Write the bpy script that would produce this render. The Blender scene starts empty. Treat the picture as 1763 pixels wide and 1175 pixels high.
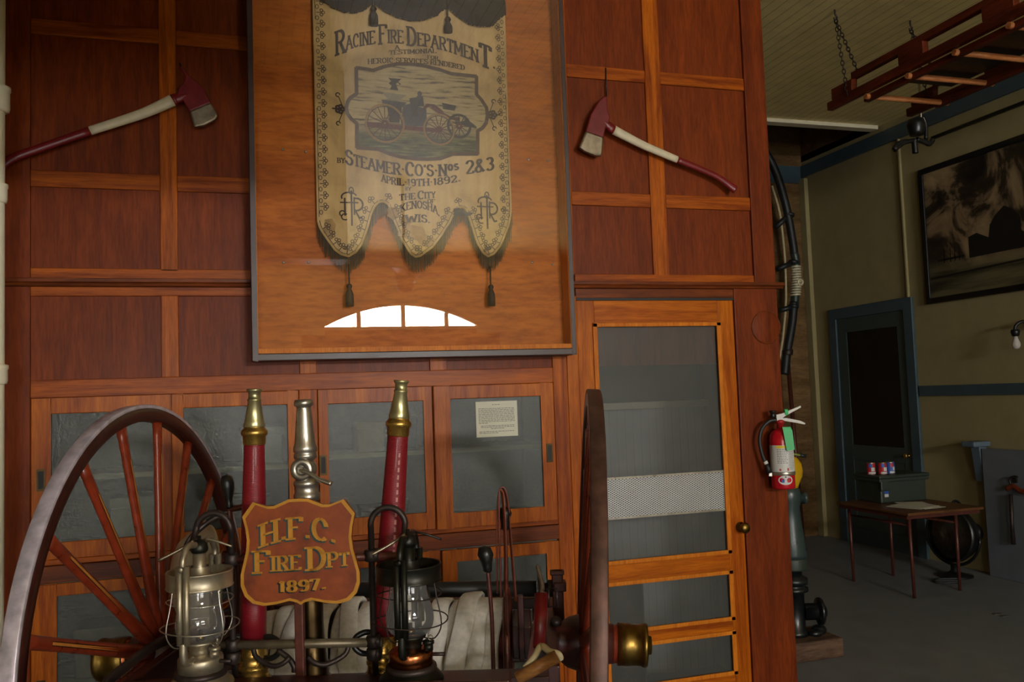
import bpy, bmesh, math, random
from mathutils import Vector, Matrix
random.seed(7)
S = bpy.context.scene
COL = S.collection
PI = math.pi
sin, cos = math.sin, math.cos
# ---------------------------------------------------------------- camera
F_PX, YAW, PIT, ROLL = 1490.0, 0.3005, 0.0634, -0.0350
CAM = Vector((0, 0, 1.62))
_fw = Vector((sin(YAW)*cos(PIT), cos(YAW)*cos(PIT), sin(PIT)))
_rt = Vector((cos(YAW), -sin(YAW), 0))
_up = _rt.cross(_fw)
CR = _rt*cos(ROLL) + _up*sin(ROLL)
CU = -_rt*sin(ROLL) + _up*cos(ROLL)
camd = bpy.data.cameras.new('camera')
camd.sensor_width = 36.0
camd.lens = F_PX/1763*36.0
camd.clip_start = 0.02
cam = bpy.data.objects.new('camera', camd)
COL.objects.link(cam)
M = Matrix((CR, CU, -_fw)).transposed().to_4x4()
M.translation = CAM
cam.matrix_world = M
S.camera = cam
# ---------------------------------------------------------------- world, exposure
W = bpy.data.worlds.new('world'); S.world = W; W.use_nodes = True
W.node_tree.nodes['Background'].inputs[0].default_value = (0.75, 0.85, 1.0, 1)
W.node_tree.nodes['Background'].inputs[1].default_value = 0.02
S.view_settings.view_transform = 'Standard'
S.view_settings.look = 'None'
S.view_settings.gamma = 1
S.view_settings.use_curve_mapping = False
S.view_settings.exposure = 1.75
TRANSOM, PANES, SIDEWIN = 62.0, 5.0, 6.0      # daylight through the front windows
S.cycles.max_bounces = 8
S.cycles.transparent_max_bounces = 12
S.cycles.use_denoising = True
S.cycles.sample_clamp_indirect = 4.0

def ray(x, y):
    return CR*((x-881.5)/F_PX) - CU*((y-587.5)/F_PX) + _fw
def wp(x, y, Y):            # point on the plane y = Y seen at a place of the photograph
    d = ray(x, y); return CAM + d*(Y/d.y)
def wx(x, y, X):
    d = ray(x, y); return CAM + d*(X/d.x)
def wz(x, y, Z):
    d = ray(x, y); return CAM + d*((Z-CAM.z)/d.z)
# ---------------------------------------------------------------- materials
def L(h):
    h = h.lstrip('#'); r = []
    for i in (0, 2, 4):
        c = int(h[i:i+2], 16)/255
        r.append(c/12.92 if c <= .04045 else ((c+.055)/1.055)**2.4)
    return (*r, 1)
class NT:
    def __init__(s, name):
        s.m = bpy.data.materials.new(name); s.m.use_nodes = True
        s.t = s.m.node_tree; s.n = s.t.nodes
        s.b = s.n['Principled BSDF']; s.out = s.n['Material Output']
    def add(s, typ, **kw):
        nd = s.n.new(typ)
        for k, v in kw.items(): setattr(nd, k, v)
        return nd
    def link(s, a, b): s.t.links.new(a, b)
    def coords(s, scale, rnd=True):
        tc = s.add('ShaderNodeTexCoord'); mp = s.add('ShaderNodeMapping')
        mp.inputs['Scale'].default_value = scale
        s.link(tc.outputs['Object'], mp.inputs['Vector'])
        if rnd:
            oi = s.add('ShaderNodeObjectInfo'); mu = s.add('ShaderNodeMath', operation='MULTIPLY'); mu.inputs[1].default_value = 23.0
            s.link(oi.outputs['Random'], mu.inputs[0]); s.link(mu.outputs[0], mp.inputs['Location'])
        return mp.outputs['Vector']
    def noise(s, vec, scale, detail=4, rough=.55, dist=0):
        nz = s.add('ShaderNodeTexNoise'); nz.inputs['Scale'].default_value = scale; nz.inputs['Detail'].default_value = detail
        nz.inputs['Roughness'].default_value = rough; nz.inputs['Distortion'].default_value = dist
        s.link(vec, nz.inputs['Vector']); return nz.outputs['Fac']
    def ramp(s, fac, stops):
        r = s.add('ShaderNodeValToRGB'); e = r.color_ramp.elements
        while len(e) > 1: e.remove(e[-1])
        e[0].position, e[0].color = stops[0]
        for p, c in stops[1:]:
            q = e.new(p); q.color = c
        s.link(fac, r.inputs['Fac']); return r.outputs['Color']
    def bump(s, h, strength=.2, dist=.002):
        b = s.add('ShaderNodeBump'); b.inputs['Strength'].default_value = strength; b.inputs['Distance'].default_value = dist
        s.link(h, b.inputs['Height']); s.link(b.outputs['Normal'], s.b.inputs['Normal'])
def sc(c, k): return (c[0]*k, c[1]*k, c[2]*k, 1)
def simple(name, hexc, rough=.5, metal=0, var=.15, nscale=30, bump=.05, spec=.5):
    t = NT(name); c = L(hexc); v = t.coords((1, 1, 1))
    nz = t.noise(v, nscale, 5)
    t.link(t.ramp(nz, [(.3, sc(c, 1-var)), (.7, sc(c, 1+var))]), t.b.inputs['Base Color'])
    rr = t.add('ShaderNodeMapRange'); rr.inputs['To Min'].default_value = max(.02, rough-.08); rr.inputs['To Max'].default_value = rough+.08
    t.link(nz, rr.inputs['Value']); t.link(rr.outputs[0], t.b.inputs['Roughness'])
    t.b.inputs['Metallic'].default_value = metal; t.b.inputs['Specular IOR Level'].default_value = spec
    if bump: t.bump(nz, bump, .003)
    return t.m
def wood(name, c1, c2, axis='Z', scale=14, stretch=14, rough=.35, contrast=(.35, .65), fleck=False, c3=None, coat=.0):
    t = NT(name); a, b = L(c1), L(c2)
    sv = {'X': (1/stretch, 1, 1), 'Y': (1, 1/stretch, 1), 'Z': (1, 1, 1/stretch)}[axis]
    v = t.coords(sv)
    n1 = t.noise(v, scale, 6, .6, .8)
    col = t.ramp(n1, [(contrast[0], a), (.5, sc(((a[0]+b[0])/2, (a[1]+b[1])/2, (a[2]+b[2])/2), 1)), (contrast[1], b)])
    n2 = t.noise(v, scale*(9 if not fleck else 5), 3, .6, .2)
    mx = t.add('ShaderNodeMix', data_type='RGBA', blend_type='MULTIPLY'); mx.inputs['Factor'].default_value = .55
    t.link(col, mx.inputs['A']); t.link(t.ramp(n2, [(.3, (.5, .42, .36, 1)), (.6, (1.1, 1.1, 1.1, 1))]), mx.inputs['B'])
    n3 = t.noise(t.coords((1, 1, 1)), 2.2, 3)
    m2 = t.add('ShaderNodeMix', data_type='RGBA', blend_type='MULTIPLY'); m2.inputs['Factor'].default_value = .5
    t.link(mx.outputs['Result'], m2.inputs['A']); t.link(t.ramp(n3, [(.3, (.72, .68, .66, 1)), (.7, (1.15, 1.15, 1.12, 1))]), m2.inputs['B'])
    t.link(m2.outputs['Result'], t.b.inputs['Base Color'])
    t.b.inputs['Roughness'].default_value = rough
    t.b.inputs['Specular IOR Level'].default_value = .16; t.b.inputs['Coat Weight'].default_value = coat*.35; t.b.inputs['Coat Roughness'].default_value = .22
    t.bump(n2, .12, .0015)
    return t.m
def emis(name, col, st):
    t = NT(name); t.b.inputs['Base Color'].default_value = (0, 0, 0, 1)
    t.b.inputs['Emission Color'].default_value = col; t.b.inputs['Emission Strength'].default_value = st
    return t.m
def glassy(name, tint=(1, 1, 1, 1), rough=.02, ior=1.5, refl=1.0):
    t = NT(name); t.n.remove(t.b)
    tr = t.add('ShaderNodeBsdfTransparent'); tr.inputs[0].default_value = tint
    gl = t.add('ShaderNodeBsdfGlossy'); gl.inputs['Roughness'].default_value = rough; gl.inputs['Color'].default_value = (refl, refl, refl, 1)
    fr = t.add('ShaderNodeFresnel'); fr.inputs['IOR'].default_value = ior
    mx = t.add('ShaderNodeMixShader'); t.link(fr.outputs[0], mx.inputs[0]); t.link(tr.outputs[0], mx.inputs[1]); t.link(gl.outputs[0], mx.inputs[2])
    t.link(mx.outputs[0], t.out.inputs['Surface']); return t.m
def frosted(name, body='#565a55', diff=.26, clear=.12, rough=.22, ns=110):
    t = NT(name); t.n.remove(t.b)
    v = t.coords((1, 1, 1)); nz = t.noise(v, ns, 2, .6)
    bp = t.add('ShaderNodeBump'); bp.inputs['Strength'].default_value = .9; bp.inputs['Distance'].default_value = .003; t.link(nz, bp.inputs['Height'])
    rf = t.add('ShaderNodeBsdfRefraction'); rf.inputs['Roughness'].default_value = rough; rf.inputs['IOR'].default_value = 1.08; rf.inputs['Color'].default_value = (.80, .83, .76, 1)
    df = t.add('ShaderNodeBsdfDiffuse'); c = L(body); t.link(t.ramp(nz, [(.35, sc(c, .4)), (.65, sc(c, 1.9))]), df.inputs['Color'])
    tp = t.add('ShaderNodeBsdfTransparent')
    gl = t.add('ShaderNodeBsdfGlossy'); gl.inputs['Roughness'].default_value = .28
    for s_ in (rf, df, gl): t.link(bp.outputs[0], s_.inputs['Normal'])
    m1 = t.add('ShaderNodeMixShader'); m1.inputs[0].default_value = clear; t.link(rf.outputs[0], m1.inputs[1]); t.link(tp.outputs[0], m1.inputs[2])
    m2 = t.add('ShaderNodeMixShader'); m2.inputs[0].default_value = diff; t.link(m1.outputs[0], m2.inputs[1]); t.link(df.outputs[0], m2.inputs[2])
    fr = t.add('ShaderNodeFresnel'); fr.inputs['IOR'].default_value = 1.5
    m3 = t.add('ShaderNodeMixShader'); t.link(fr.outputs[0], m3.inputs[0]); t.link(m2.outputs[0], m3.inputs[1]); t.link(gl.outputs[0], m3.inputs[2])
    t.link(m3.outputs[0], t.out.inputs['Surface']); return t.m
def screenmat(name, hexc, cover=.6, mesh=False):
    t = NT(name); c = L(hexc); tr = t.add('ShaderNodeBsdfTransparent'); mx = t.add('ShaderNodeMixShader')
    t.b.inputs['Base Color'].default_value = c; t.b.inputs['Roughness'].default_value = .45; t.b.inputs['Metallic'].default_value = .2
    mx.inputs[0].default_value = cover
    if mesh:
        tc = t.add('ShaderNodeTexCoord'); facs = []
        for sgn in (1, -1):
            mp = t.add('ShaderNodeMapping'); t.link(tc.outputs['Object'], mp.inputs['Vector'])
            mp.inputs['Rotation'].default_value = (0, sgn*.52, 0)
            w = t.add('ShaderNodeTexWave', wave_type='BANDS', bands_direction='Z'); w.inputs['Scale'].default_value = 33; t.link(mp.outputs[0], w.inputs['Vector'])
            g = t.add('ShaderNodeMath', operation='GREATER_THAN'); g.inputs[1].default_value = .62; t.link(w.outputs['Fac'], g.inputs[0]); facs.append(g.outputs[0])
        m = t.add('ShaderNodeMath', operation='MAXIMUM'); t.link(facs[0], m.inputs[0]); t.link(facs[1], m.inputs[1]); t.link(m.outputs[0], mx.inputs[0])
    t.link(tr.outputs[0], mx.inputs[1]); t.link(t.b.outputs[0], mx.inputs[2]); t.link(mx.outputs[0], t.out.inputs['Surface']); return t.m

MT = {}
MT['panel'] = wood('panel_plywood', '#622503', '#823707', 'Z', 22, 9, .45, (.3, .7), True, coat=.08)
MT['stile'] = wood('fir_stile', '#7c3203', '#b8600a', 'Z', 26, 16, .4, coat=.08)
MT['rail'] = wood('fir_rail', '#783103', '#b0590a', 'X', 26, 16, .4, coat=.08)
MT['moulding'] = wood('dark_moulding', '#4c210d', '#7e3d16', 'X', 22, 14, .35, coat=.1)
MT['post'] = wood('post_wood', '#5c2205', '#7a330b', 'Z', 14, 9, .45, coat=.08)
MT['doorwood'] = wood('door_wood', '#904004', '#be680a', 'Z', 20, 14, .36, coat=.1)
MT['doorrail'] = wood('door_rail_wood', '#904004', '#be680a', 'X', 20, 14, .36, coat=.1)
MT['caseback'] = wood('case_plywood', '#a85a1a', '#bc6c22', 'X', 7, 5, .5)
MT['caselip'] = wood('case_lip', '#c06a14', '#d07c1c', 'Z', 20, 10, .45)
MT['caseframe'] = simple('case_frame_dark', '#3b2620', .4)
MT['cart_wood'] = simple('cart_maroon_paint', '#35130e', .32, 0, .3, 18)
MT['spoke'] = simple('spoke_paint', '#7c2c14', .3, 0, .3, 25)
MT['spoke_gold'] = simple('spoke_stripe', '#b97430', .35)
MT['black'] = simple('black_paint', '#121211', .35)
MT['iron'] = simple('dark_iron', '#3a302c', .45, .6, .3, 40, .1)
MT['tyre'] = simple('iron_tyre', '#bab0ba', .36, .3, .3, 22, .15)
MT['tyre_brown'] = simple('rusty_tyre', '#54392f', .5, .45, .4, 22, .15)
MT['redbrown_iron'] = simple('maroon_iron', '#55291f', .4, .2, .25, 40)
MT['nozzle'] = simple('pale_nozzle_brass', '#b3ac80', .3, .85, .2, 14, .02)
MT['brass'] = simple('brass', '#b8924a', .28, .9, .12, 30, .02)
MT['brass_dull'] = simple('dull_brass', '#7d6430', .34, 1, .2, 30, .05)
MT['brass_dark'] = simple('dark_brass', '#41331f', .34, 1, .25, 25, .05)
MT['copper'] = simple('copper', '#a9643c', .26, 1, .2, 30, .02)
MT['nickel'] = simple('worn_nickel', '#b1aba0', .3, .9, .18, 30, .02)
MT['tin'] = simple('old_tin', '#a0957f', .4, .8, .2, 35, .04)
MT['tin_dark'] = simple('blackened_tin', '#26251f', .38, .7, .2, 35, .05)
MT['steel'] = simple('ground_steel', '#8f836e', .38, .9, .25, 30, .1)
MT['axe_red'] = simple('axe_red', '#6e1316', .35, 0, .2, 30)
MT['axe_white'] = simple('axe_white', '#cfc3a4', .45, 0, .08, 30)
MT['cream'] = simple('cream_wall', '#988c62', .75, 0, .08, 6, .1)
MT['ceil'] = None
MT['teal'] = simple('teal_paint', '#3f525a', .45, 0, .1, 10)
MT['whitepaint'] = simple('white_paint', '#e2dabf', .45, 0, .06, 15)
MT['canvas'] = simple('hose_canvas', '#d6d1c8', .85, 0, .14, 60, .25)
MT['leather'] = simple('brown_leather', '#6e3018', .4, 0, .25, 40)
MT['rope'] = simple('cream_rope', '#bfae86', .7)
MT['paper'] = simple('paper', '#d2cfbc', .7, 0, .03, 10, 0)
MT['ink'] = simple('ink', '#4b4a46', .7, 0, .03, 10, 0)
MT['clearglass'] = glassy('case_glass', rough=.0, ior=1.75, refl=1.0)
MT['lampglass'] = glassy('globe_glass', tint=(.93, .93, .92, 1), rough=.03, ior=1.5)
_t = MT['lampglass'].node_tree; _o = [n for n in _t.nodes if n.type == 'OUTPUT_MATERIAL'][0]; _s = _o.inputs['Surface'].links[0].from_socket
_d = _t.nodes.new('ShaderNodeBsdfDiffuse'); _d.inputs[0].default_value = (.75, .74, .72, 1); _m = _t.nodes.new('ShaderNodeMixShader'); _m.inputs[0].default_value = .06   # pale haze mixed into the glass to brighten the dark globe
_t.links.new(_s, _m.inputs[1]); _t.links.new(_d.outputs[0], _m.inputs[2]); _t.links.new(_m.outputs[0], _o.inputs['Surface'])
MT['frost'] = frosted('textured_glass')
MT['frost2'] = frosted('textured_glass_grey', body='#474c45', diff=.38, clear=.1)
MT['red'] = simple('extinguisher_red', '#b31220', .22, 0, .06, 10, 0)
MT['rubber'] = simple('black_rubber', '#191b1b', .5, 0, .2, 20)
MT['green'] = simple('tag_green', '#2fae60', .5, 0, .04, 10, 0)
MT['yellow'] = simple('hydrant_yellow', '#c59a12', .25, 0, .08, 10)
MT['hydrant'] = simple('hydrant_grey_green', '#2f3d3b', .3, 0, .15, 15)
MT['hydrant_black'] = simple('hydrant_black', '#101315', .3, 0, .15, 15)
MT['brickwood'] = wood('old_board_wall', '#5b4426', '#7d6340', 'X', 6, 4, .7)
MT['floor'] = simple('grey_floor', '#74777a', .5, 0, .14, 5, .05, .5)
MT['label_white'] = simple('label_white', '#c8c8c4', .5, 0, .03, 10, 0)
MT['label_yellow'] = simple('label_yellow', '#d9bb1a', .5, 0, .03, 10, 0)
MT['blue'] = simple('blue_print', '#3056a8', .5, 0, .05, 10, 0)
MT['redprint'] = simple('red_print', '#b3282e', .5, 0, .05, 10, 0)
MT['dark'] = simple('dark_void', '#0b0b0a', .6)
# ceiling: narrow beaded boards running along Y
def boards(name, hexc, gap, axis=0, gv=1.0):
    t = NT(name); c = L(hexc); tc = t.add('ShaderNodeTexCoord'); sp = t.add('ShaderNodeSeparateXYZ'); t.link(tc.outputs['Object'], sp.inputs[0])
    dv = t.add('ShaderNodeMath', operation='DIVIDE'); dv.inputs[1].default_value = gap; t.link(sp.outputs[axis], dv.inputs[0])
    fr = t.add('ShaderNodeMath', operation='FRACT'); t.link(dv.outputs[0], fr.inputs[0])
    nz = t.noise(t.coords((1, 1, 1)), 6, 3)
    base = t.ramp(nz, [(.3, sc(c, .9)), (.7, sc(c, 1.08))])
    gr = t.ramp(fr.outputs[0], [(0, (.45*gv, .42*gv, .36*gv, 1)), (.06, (1, 1, 1, 1)), (.94, (1, 1, 1, 1)), (1, (.45*gv, .42*gv, .36*gv, 1))])
    mx = t.add('ShaderNodeMix', data_type='RGBA', blend_type='MULTIPLY'); mx.inputs['Factor'].default_value = 1
    t.link(base, mx.inputs['A']); t.link(gr, mx.inputs['B']); t.link(mx.outputs['Result'], t.b.inputs['Base Color'])
    t.b.inputs['Roughness'].default_value = .5
    t.bump(gr, .3, .004); return t.m
MT['ceil'] = boards('beadboard_ceiling', '#f0dc98', .085, 0)
MT['beadpale'] = boards('pale_beadboard', '#c3c6c4', .05, 0, 1.75)

# ---------------------------------------------------------------- mesh helpers
class MB:
    def __init__(s): s.v = []; s.f = []; s.sm = []; s.mi = []
    def add(s, vs, fs, smooth=False, mi=0):
        o = len(s.v); s.v += [tuple(v) for v in vs]
        for f in fs: s.f.append([o+i for i in f]); s.sm.append(smooth); s.mi.append(mi)
        return s
    def box(s, x0, x1, y0, y1, z0, z1, mi=0):
        vs = [(x, y, z) for x in (x0, x1) for y in (y0, y1) for z in (z0, z1)]
        return s.add(vs, [(0, 1, 3, 2), (4, 6, 7, 5), (0, 4, 5, 1), (2, 3, 7, 6), (0, 2, 6, 4), (1, 5, 7, 3)], False, mi)
    def obox(s, c, ax, ay, az, mi=0):
        c = Vector(c); ax, ay, az = Vector(ax), Vector(ay), Vector(az)
        vs = [c+ax*i+ay*j+az*k for i in (-1, 1) for j in (-1, 1) for k in (-1, 1)]
        return s.add(vs, [(0, 1, 3, 2), (4, 6, 7, 5), (0, 4, 5, 1), (2, 3, 7, 6), (0, 2, 6, 4), (1, 5, 7, 3)], False, mi)
    def lathe(s, prof, o=(0, 0, 0), axis=(0, 0, 1), n=32, mi=0, caps=True, a0=0, a1=2*PI):
        o = Vector(o); az = Vector(axis).normalized()
        ax = az.orthogonal().normalized() if abs(az.z) < .99 else Vector((1, 0, 0)); ay = az.cross(ax)
        full = abs(a1-a0-2*PI) < 1e-6; m = n if full else n+1
        vs = []
        for r, h in prof:
            for i in range(m):
                a = a0+(a1-a0)*i/n; vs.append(o+az*h+(ax*cos(a)+ay*sin(a))*r)
        fs = []
        for j in range(len(prof)-1):
            for i in range(n):
                k = (i+1) % m; fs.append((j*m+i, j*m+k, (j+1)*m+k, (j+1)*m+i))
        s.add(vs, fs, True, mi)
        if caps and full:
            if prof[0][0] > 1e-5: s.add(vs[:m], [tuple(reversed(range(m)))], False, mi)
            if prof[-1][0] > 1e-5: s.add(vs[-m:], [tuple(range(m))], False, mi)
        return s
    def cyl(s, p0, p1, r, r1=None, n=20, mi=0):
        p0, p1 = Vector(p0), Vector(p1); d = p1-p0
        return s.lathe([(r, 0), (r if r1 is None else r1, d.length)], p0, d, n, mi)
    def tube(s, pts, r, n=8, closed=False, mi=0, flat=None, up=None):
        P = [Vector(p) for p in pts]; m = len(P); vs = []; prev = None
        R = r if isinstance(r, (list, tuple)) else [r]*m
        for i in range(m):
            t = (P[(i+1) % m]-P[i-1]) if closed else (P[min(i+1, m-1)]-P[max(i-1, 0)])
            t.normalize()
            if prev is None:
                u = Vector(up) if up else (Vector((0, 0, 1)) if abs(t.z) < .9 else Vector((1, 0, 0)))
            else: u = prev
            u = (u-t*u.dot(t)); u = u.normalized() if u.length > 1e-6 else t.orthogonal().normalized(); prev = u; w = t.cross(u)
            for k in range(n):
                a = 2*PI*k/n; vs.append(P[i]+u*(cos(a)*R[i])+w*(sin(a)*R[i]*(flat or 1)))
        fs = []
        for i in range(m if closed else m-1):
            j = (i+1) % m
            for k in range(n):
                l = (k+1) % n; fs.append((i*n+k, i*n+l, j*n+l, j*n+k))
        s.add(vs, fs, True, mi)
        if not closed:
            s.add(vs[:n], [tuple(reversed(range(n)))], False, mi); s.add(vs[-n:], [tuple(range(n))], False, mi)
        return s
    def sphere(s, c, r, sx=1, sy=1, sz=1, n=20, mi=0):
        c = Vector(c); vs = []; m = n//2
        for j in range(m+1):
            t = PI*j/m
            for i in range(n):
                a = 2*PI*i/n; vs.append(c+Vector((sx*r*sin(t)*cos(a), sy*r*sin(t)*sin(a), sz*r*cos(t))))
        fs = [(j*n+i, (j+1)*n+i, (j+1)*n+(i+1) % n, j*n+(i+1) % n) for j in range(m) for i in range(n)]
        return s.add(vs, fs, True, mi)
    def prism(s, poly, ext, mi=0):       # poly: 3D points, ext: extrusion vector
        P = [Vector(p) for p in poly]; e = Vector(ext); n = len(P)
        vs = P+[p+e for p in P]
        fs = [tuple(range(n)), tuple(reversed(range(n, 2*n)))]+[(i, i+n, (i+1) % n+n, (i+1) % n) for i in range(n)]
        return s.add(vs, fs, False, mi)
    def quad(s, a, b, c, d, mi=0): return s.add([a, b, c, d], [(0, 1, 2, 3)], False, mi)
    def build(s, name, mat, parent=None, bevel=0, seg=2, loc=None):
        me = bpy.data.meshes.new(name); me.from_pydata(s.v, [], s.f)
        for p, sm, mi in zip(me.polygons, s.sm, s.mi): p.use_smooth = sm; p.material_index = mi
        bm = bmesh.new(); bm.from_mesh(me)
        bmesh.ops.remove_doubles(bm, verts=bm.verts, dist=1e-6)
        bmesh.ops.recalc_face_normals(bm, faces=bm.faces)
        bm.to_mesh(me); bm.free()
        for m in (mat if isinstance(mat, (list, tuple)) else [mat]): me.materials.append(m)
        o = bpy.data.objects.new(name, me); COL.objects.link(o)
        if parent is not None: o.parent = parent
        if loc is not None: o.location = loc
        if bevel:
            b = o.modifiers.new('edge', 'BEVEL'); b.width = bevel; b.segments = seg; b.limit_method = 'ANGLE'
        return o
def tag(o, label, cat, group=None, kind=None):
    o['label'] = label; o['category'] = cat
    if group: o['group'] = group
    if kind: o['kind'] = kind
    return o
def thing(name, label, cat, loc=(0, 0, 0), rot=(0, 0, 0), group=None):
    o = bpy.data.objects.new(name, None); COL.objects.link(o); o.empty_display_size = .1
    o.location = loc; o.rotation_euler = rot
    return tag(o, label, cat, group)
def struct(o): o['kind'] = 'structure'; return o
def arcpts(c, r, a0, a1, n, u=(1, 0, 0), v=(0, 0, 1)):
    c, u, v = Vector(c), Vector(u), Vector(v)
    return [c+u*(r*cos(a0+(a1-a0)*i/n))+v*(r*sin(a0+(a1-a0)*i/n)) for i in range(n+1)]
def spline(pts, k=6):
    P = [Vector(p) for p in pts]; out = []
    for i in range(len(P)-1):
        p0 = P[max(i-1, 0)]; p1 = P[i]; p2 = P[i+1]; p3 = P[min(i+2, len(P)-1)]
        for j in range(k):
            t = j/k
            out.append(.5*((2*p1)+(p2-p0)*t+(2*p0-5*p1+4*p2-p3)*t*t+(3*p1-p0-3*p2+p3)*t**3))
    return out+[P[-1]]
# ---------------------------------------------------------------- stroke lettering (own drawn letters)
def _arc(cx, cy, rx, ry, a0, a1, n=10):
    return [(cx+rx*cos(math.radians(a0+(a1-a0)*i/n)), cy+ry*sin(math.radians(a0+(a1-a0)*i/n))) for i in range(n+1)]
GL = {
 'A': (.74, [[(.05, 0), (.37, 1)], [(.37, 1), (.69, 0)], [(.17, .36), (.57, .36)]]),
 'B': (.64, [[(.1, 0), (.1, 1)], [(.1, 1), (.32, 1)]+_arc(.32, .76, .22, .24, 90, -90)+[(.1, .52)], [(.1, .52), (.34, .52)]+_arc(.34, .26, .24, .26, 90, -90)+[(.1, 0)]]),
 'C': (.66, [_arc(.36, .5, .29, .5, 50, 310, 16), [(.55, .88), (.6, .68)]]),
 'D': (.7, [[(.1, 0), (.1, 1)], [(.1, 1), (.26, 1)]+_arc(.26, .5, .36, .5, 90, -90, 14)+[(.1, 0)]]),
 'E': (.62, [[(.1, 0), (.1, 1)], [(.1, 1), (.55, 1), (.55, .86)], [(.1, .52), (.44, .52)], [(.1, 0), (.57, 0), (.57, .15)]]),
 'F': (.6, [[(.1, 0), (.1, 1)], [(.1, 1), (.56, 1), (.56, .84)], [(.1, .54), (.42, .54)]]),
 'H': (.72, [[(.1, 0), (.1, 1)], [(.62, 0), (.62, 1)], [(.1, .5), (.62, .5)]]),
 'I': (.26, [[(.13, 0), (.13, 1)]]),
 'K': (.7, [[(.1, 0), (.1, 1)], [(.6, 1), (.12, .45)], [(.26, .6), (.64, 0)]]),
 'L': (.58, [[(.1, 0), (.1, 1)], [(.1, 0), (.54, 0), (.54, .16)]]),
 'M': (.84, [[(.1, 0), (.1, 1)], [(.1, 1), (.42, .25)], [(.42, .25), (.74, 1)], [(.74, 1), (.74, 0)]]),
 'N': (.74, [[(.1, 0), (.1, 1)], [(.1, 1), (.62, 0)], [(.62, 0), (.62, 1)]]),
 'O': (.7, [_arc(.35, .5, .29, .5, 0, 360, 22)]),
 'P': (.62, [[(.1, 0), (.1, 1)], [(.1, 1), (.32, 1)]+_arc(.32, .74, .24, .26, 90, -90)+[(.1, .48)]]),
 'R': (.68, [[(.1, 0), (.1, 1)], [(.1, 1), (.32, 1)]+_arc(.32, .75, .24, .25, 90, -90)+[(.1, .5)], [(.32, .5), (.6, 0)]]),
 'S': (.6, [_arc(.3, .76, .22, .24, 30, 270, 12)[:-1]+_arc(.3, .26, .24, .26, 90, -150, 12), [(.49, .95), (.51, .78)], [(.08, .08), (.07, .24)]]),
 'T': (.64, [[(.32, 0), (.32, 1)], [(.06, .82), (.06, 1), (.58, 1), (.58, .82)]]),
 'V': (.7, [[(.06, 1), (.35, 0)], [(.35, 0), (.64, 1)]]),
 'W': (.96, [[(.05, 1), (.26, 0)], [(.26, 0), (.48, .8)], [(.48, .8), (.7, 0)], [(.7, 0), (.91, 1)]]),
 'Y': (.68, [[(.06, 1), (.34, .5)], [(.62, 1), (.34, .5)], [(.34, .5), (.34, 0)]]),
 '0': (.6, [_arc(.3, .5, .23, .5, 0, 360, 20)]),
 '1': (.36, [[(.2, 0), (.2, 1)], [(.2, 1), (.06, .8)]]),
 '2': (.6, [_arc(.3, .74, .22, .26, 170, -30, 12)+[(.08, 0), (.54, 0), (.54, .15)]]),
 '3': (.58, [_arc(.28, .76, .2, .24, 150, -90, 12), _arc(.28, .26, .23, .26, 90, -150, 12)]),
 '7': (.56, [[(.06, .82), (.06, 1), (.5, 1), (.22, 0)]]),
 '8': (.6, [_arc(.3, .76, .19, .24, 0, 360, 18), _arc(.3, .26, .23, .26, 0, 360, 18)]),
 '9': (.6, [_arc(.3, .72, .22, .28, 0, 360, 18), [(.52, .72)]+_arc(.3, .3, .22, .3, 0, -130, 10)]),
 '&': (.72, [[(.62, 0), (.2, .72)]+_arc(.32, .83, .13, .17, 180, -10, 10)+[(.16, .4)]+_arc(.27, .22, .2, .22, 120, 360, 12)]),
 '.': (.26, [[(.09, .08), (.19, .08)], [(.14, 0), (.14, .16)]]), ',': (.24, [[(.12, .1), (.06, -.14)]]), '-': (.3, [[(.12, .44), (.18, .56)]]), "'": (.22, [[(.12, 1), (.1, .76)]]),
 ' ': (.4, []), 'n': (.66, [[(.1, 0), (.1, 1)], [(.1, .85)]+_arc(.33, .72, .23, .28, 150, 0, 8)+[(.56, -.08)], [(.56, -.08), (.64, -.14)]]),
 'o': (.46, [_arc(.22, .72, .16, .26, 0, 360, 14)]), 's': (.42, [_arc(.2, .86, .13, .13, 30, 270, 8)[:-1]+_arc(.2, .6, .14, .13, 90, -150, 8)]),
}
def letters(mb, text, place, height=1.0, thick=.13, thin=.07, serif=.2, gap=.08, scales=None, mi=0):
    """text along a baseline; place(u, v) maps 0..1 along the line and height in metres to a 3D point"""
    sc_ = scales or [1]*len(text)
    tot = sum(GL[c][0]*k+gap for c, k in zip(text, sc_))-gap; x = 0
    for c, k in zip(text, sc_):
        wd, st = GL[c]
        def q(px, py): return place((x+px*k)/tot, (py*k-(.18*(k-1) if k > 1 else 0))*height)
        def seg(a, b, w, ext=.0):
            dx, dy = b[0]-a[0], b[1]-a[1]; l = math.hypot(dx, dy) or 1e-6; ux, uy = dx/l, dy/l
            a = (a[0]-ux*ext, a[1]-uy*ext); b = (b[0]+ux*ext, b[1]+uy*ext); nx, ny = -uy*w/2, ux*w/2
            mb.quad(q(a[0]+nx, a[1]+ny), q(a[0]-nx, a[1]-ny), q(b[0]-nx, b[1]-ny), q(b[0]+nx, b[1]+ny), mi)
        for s_ in st:
            for i in range(len(s_)-1):
                a, b = s_[i], s_[i+1]; l = math.hypot(b[0]-a[0], b[1]-a[1]) or 1e-6
                w = thin+(thick-thin)*abs(b[1]-a[1])/l
                seg(a, b, w, .02 if len(s_) > 2 else 0)
            if serif and len(s_) == 2 and c.isupper():
                for e in s_:
                    if e[1] in (0, 1) and abs(s_[0][0]-s_[1][0]) < .5: seg((e[0]-serif/2-thick*.3, e[1]), (e[0]+serif/2+thick*.3, e[1]), thin)
        x += wd*k+gap
    return mb
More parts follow.
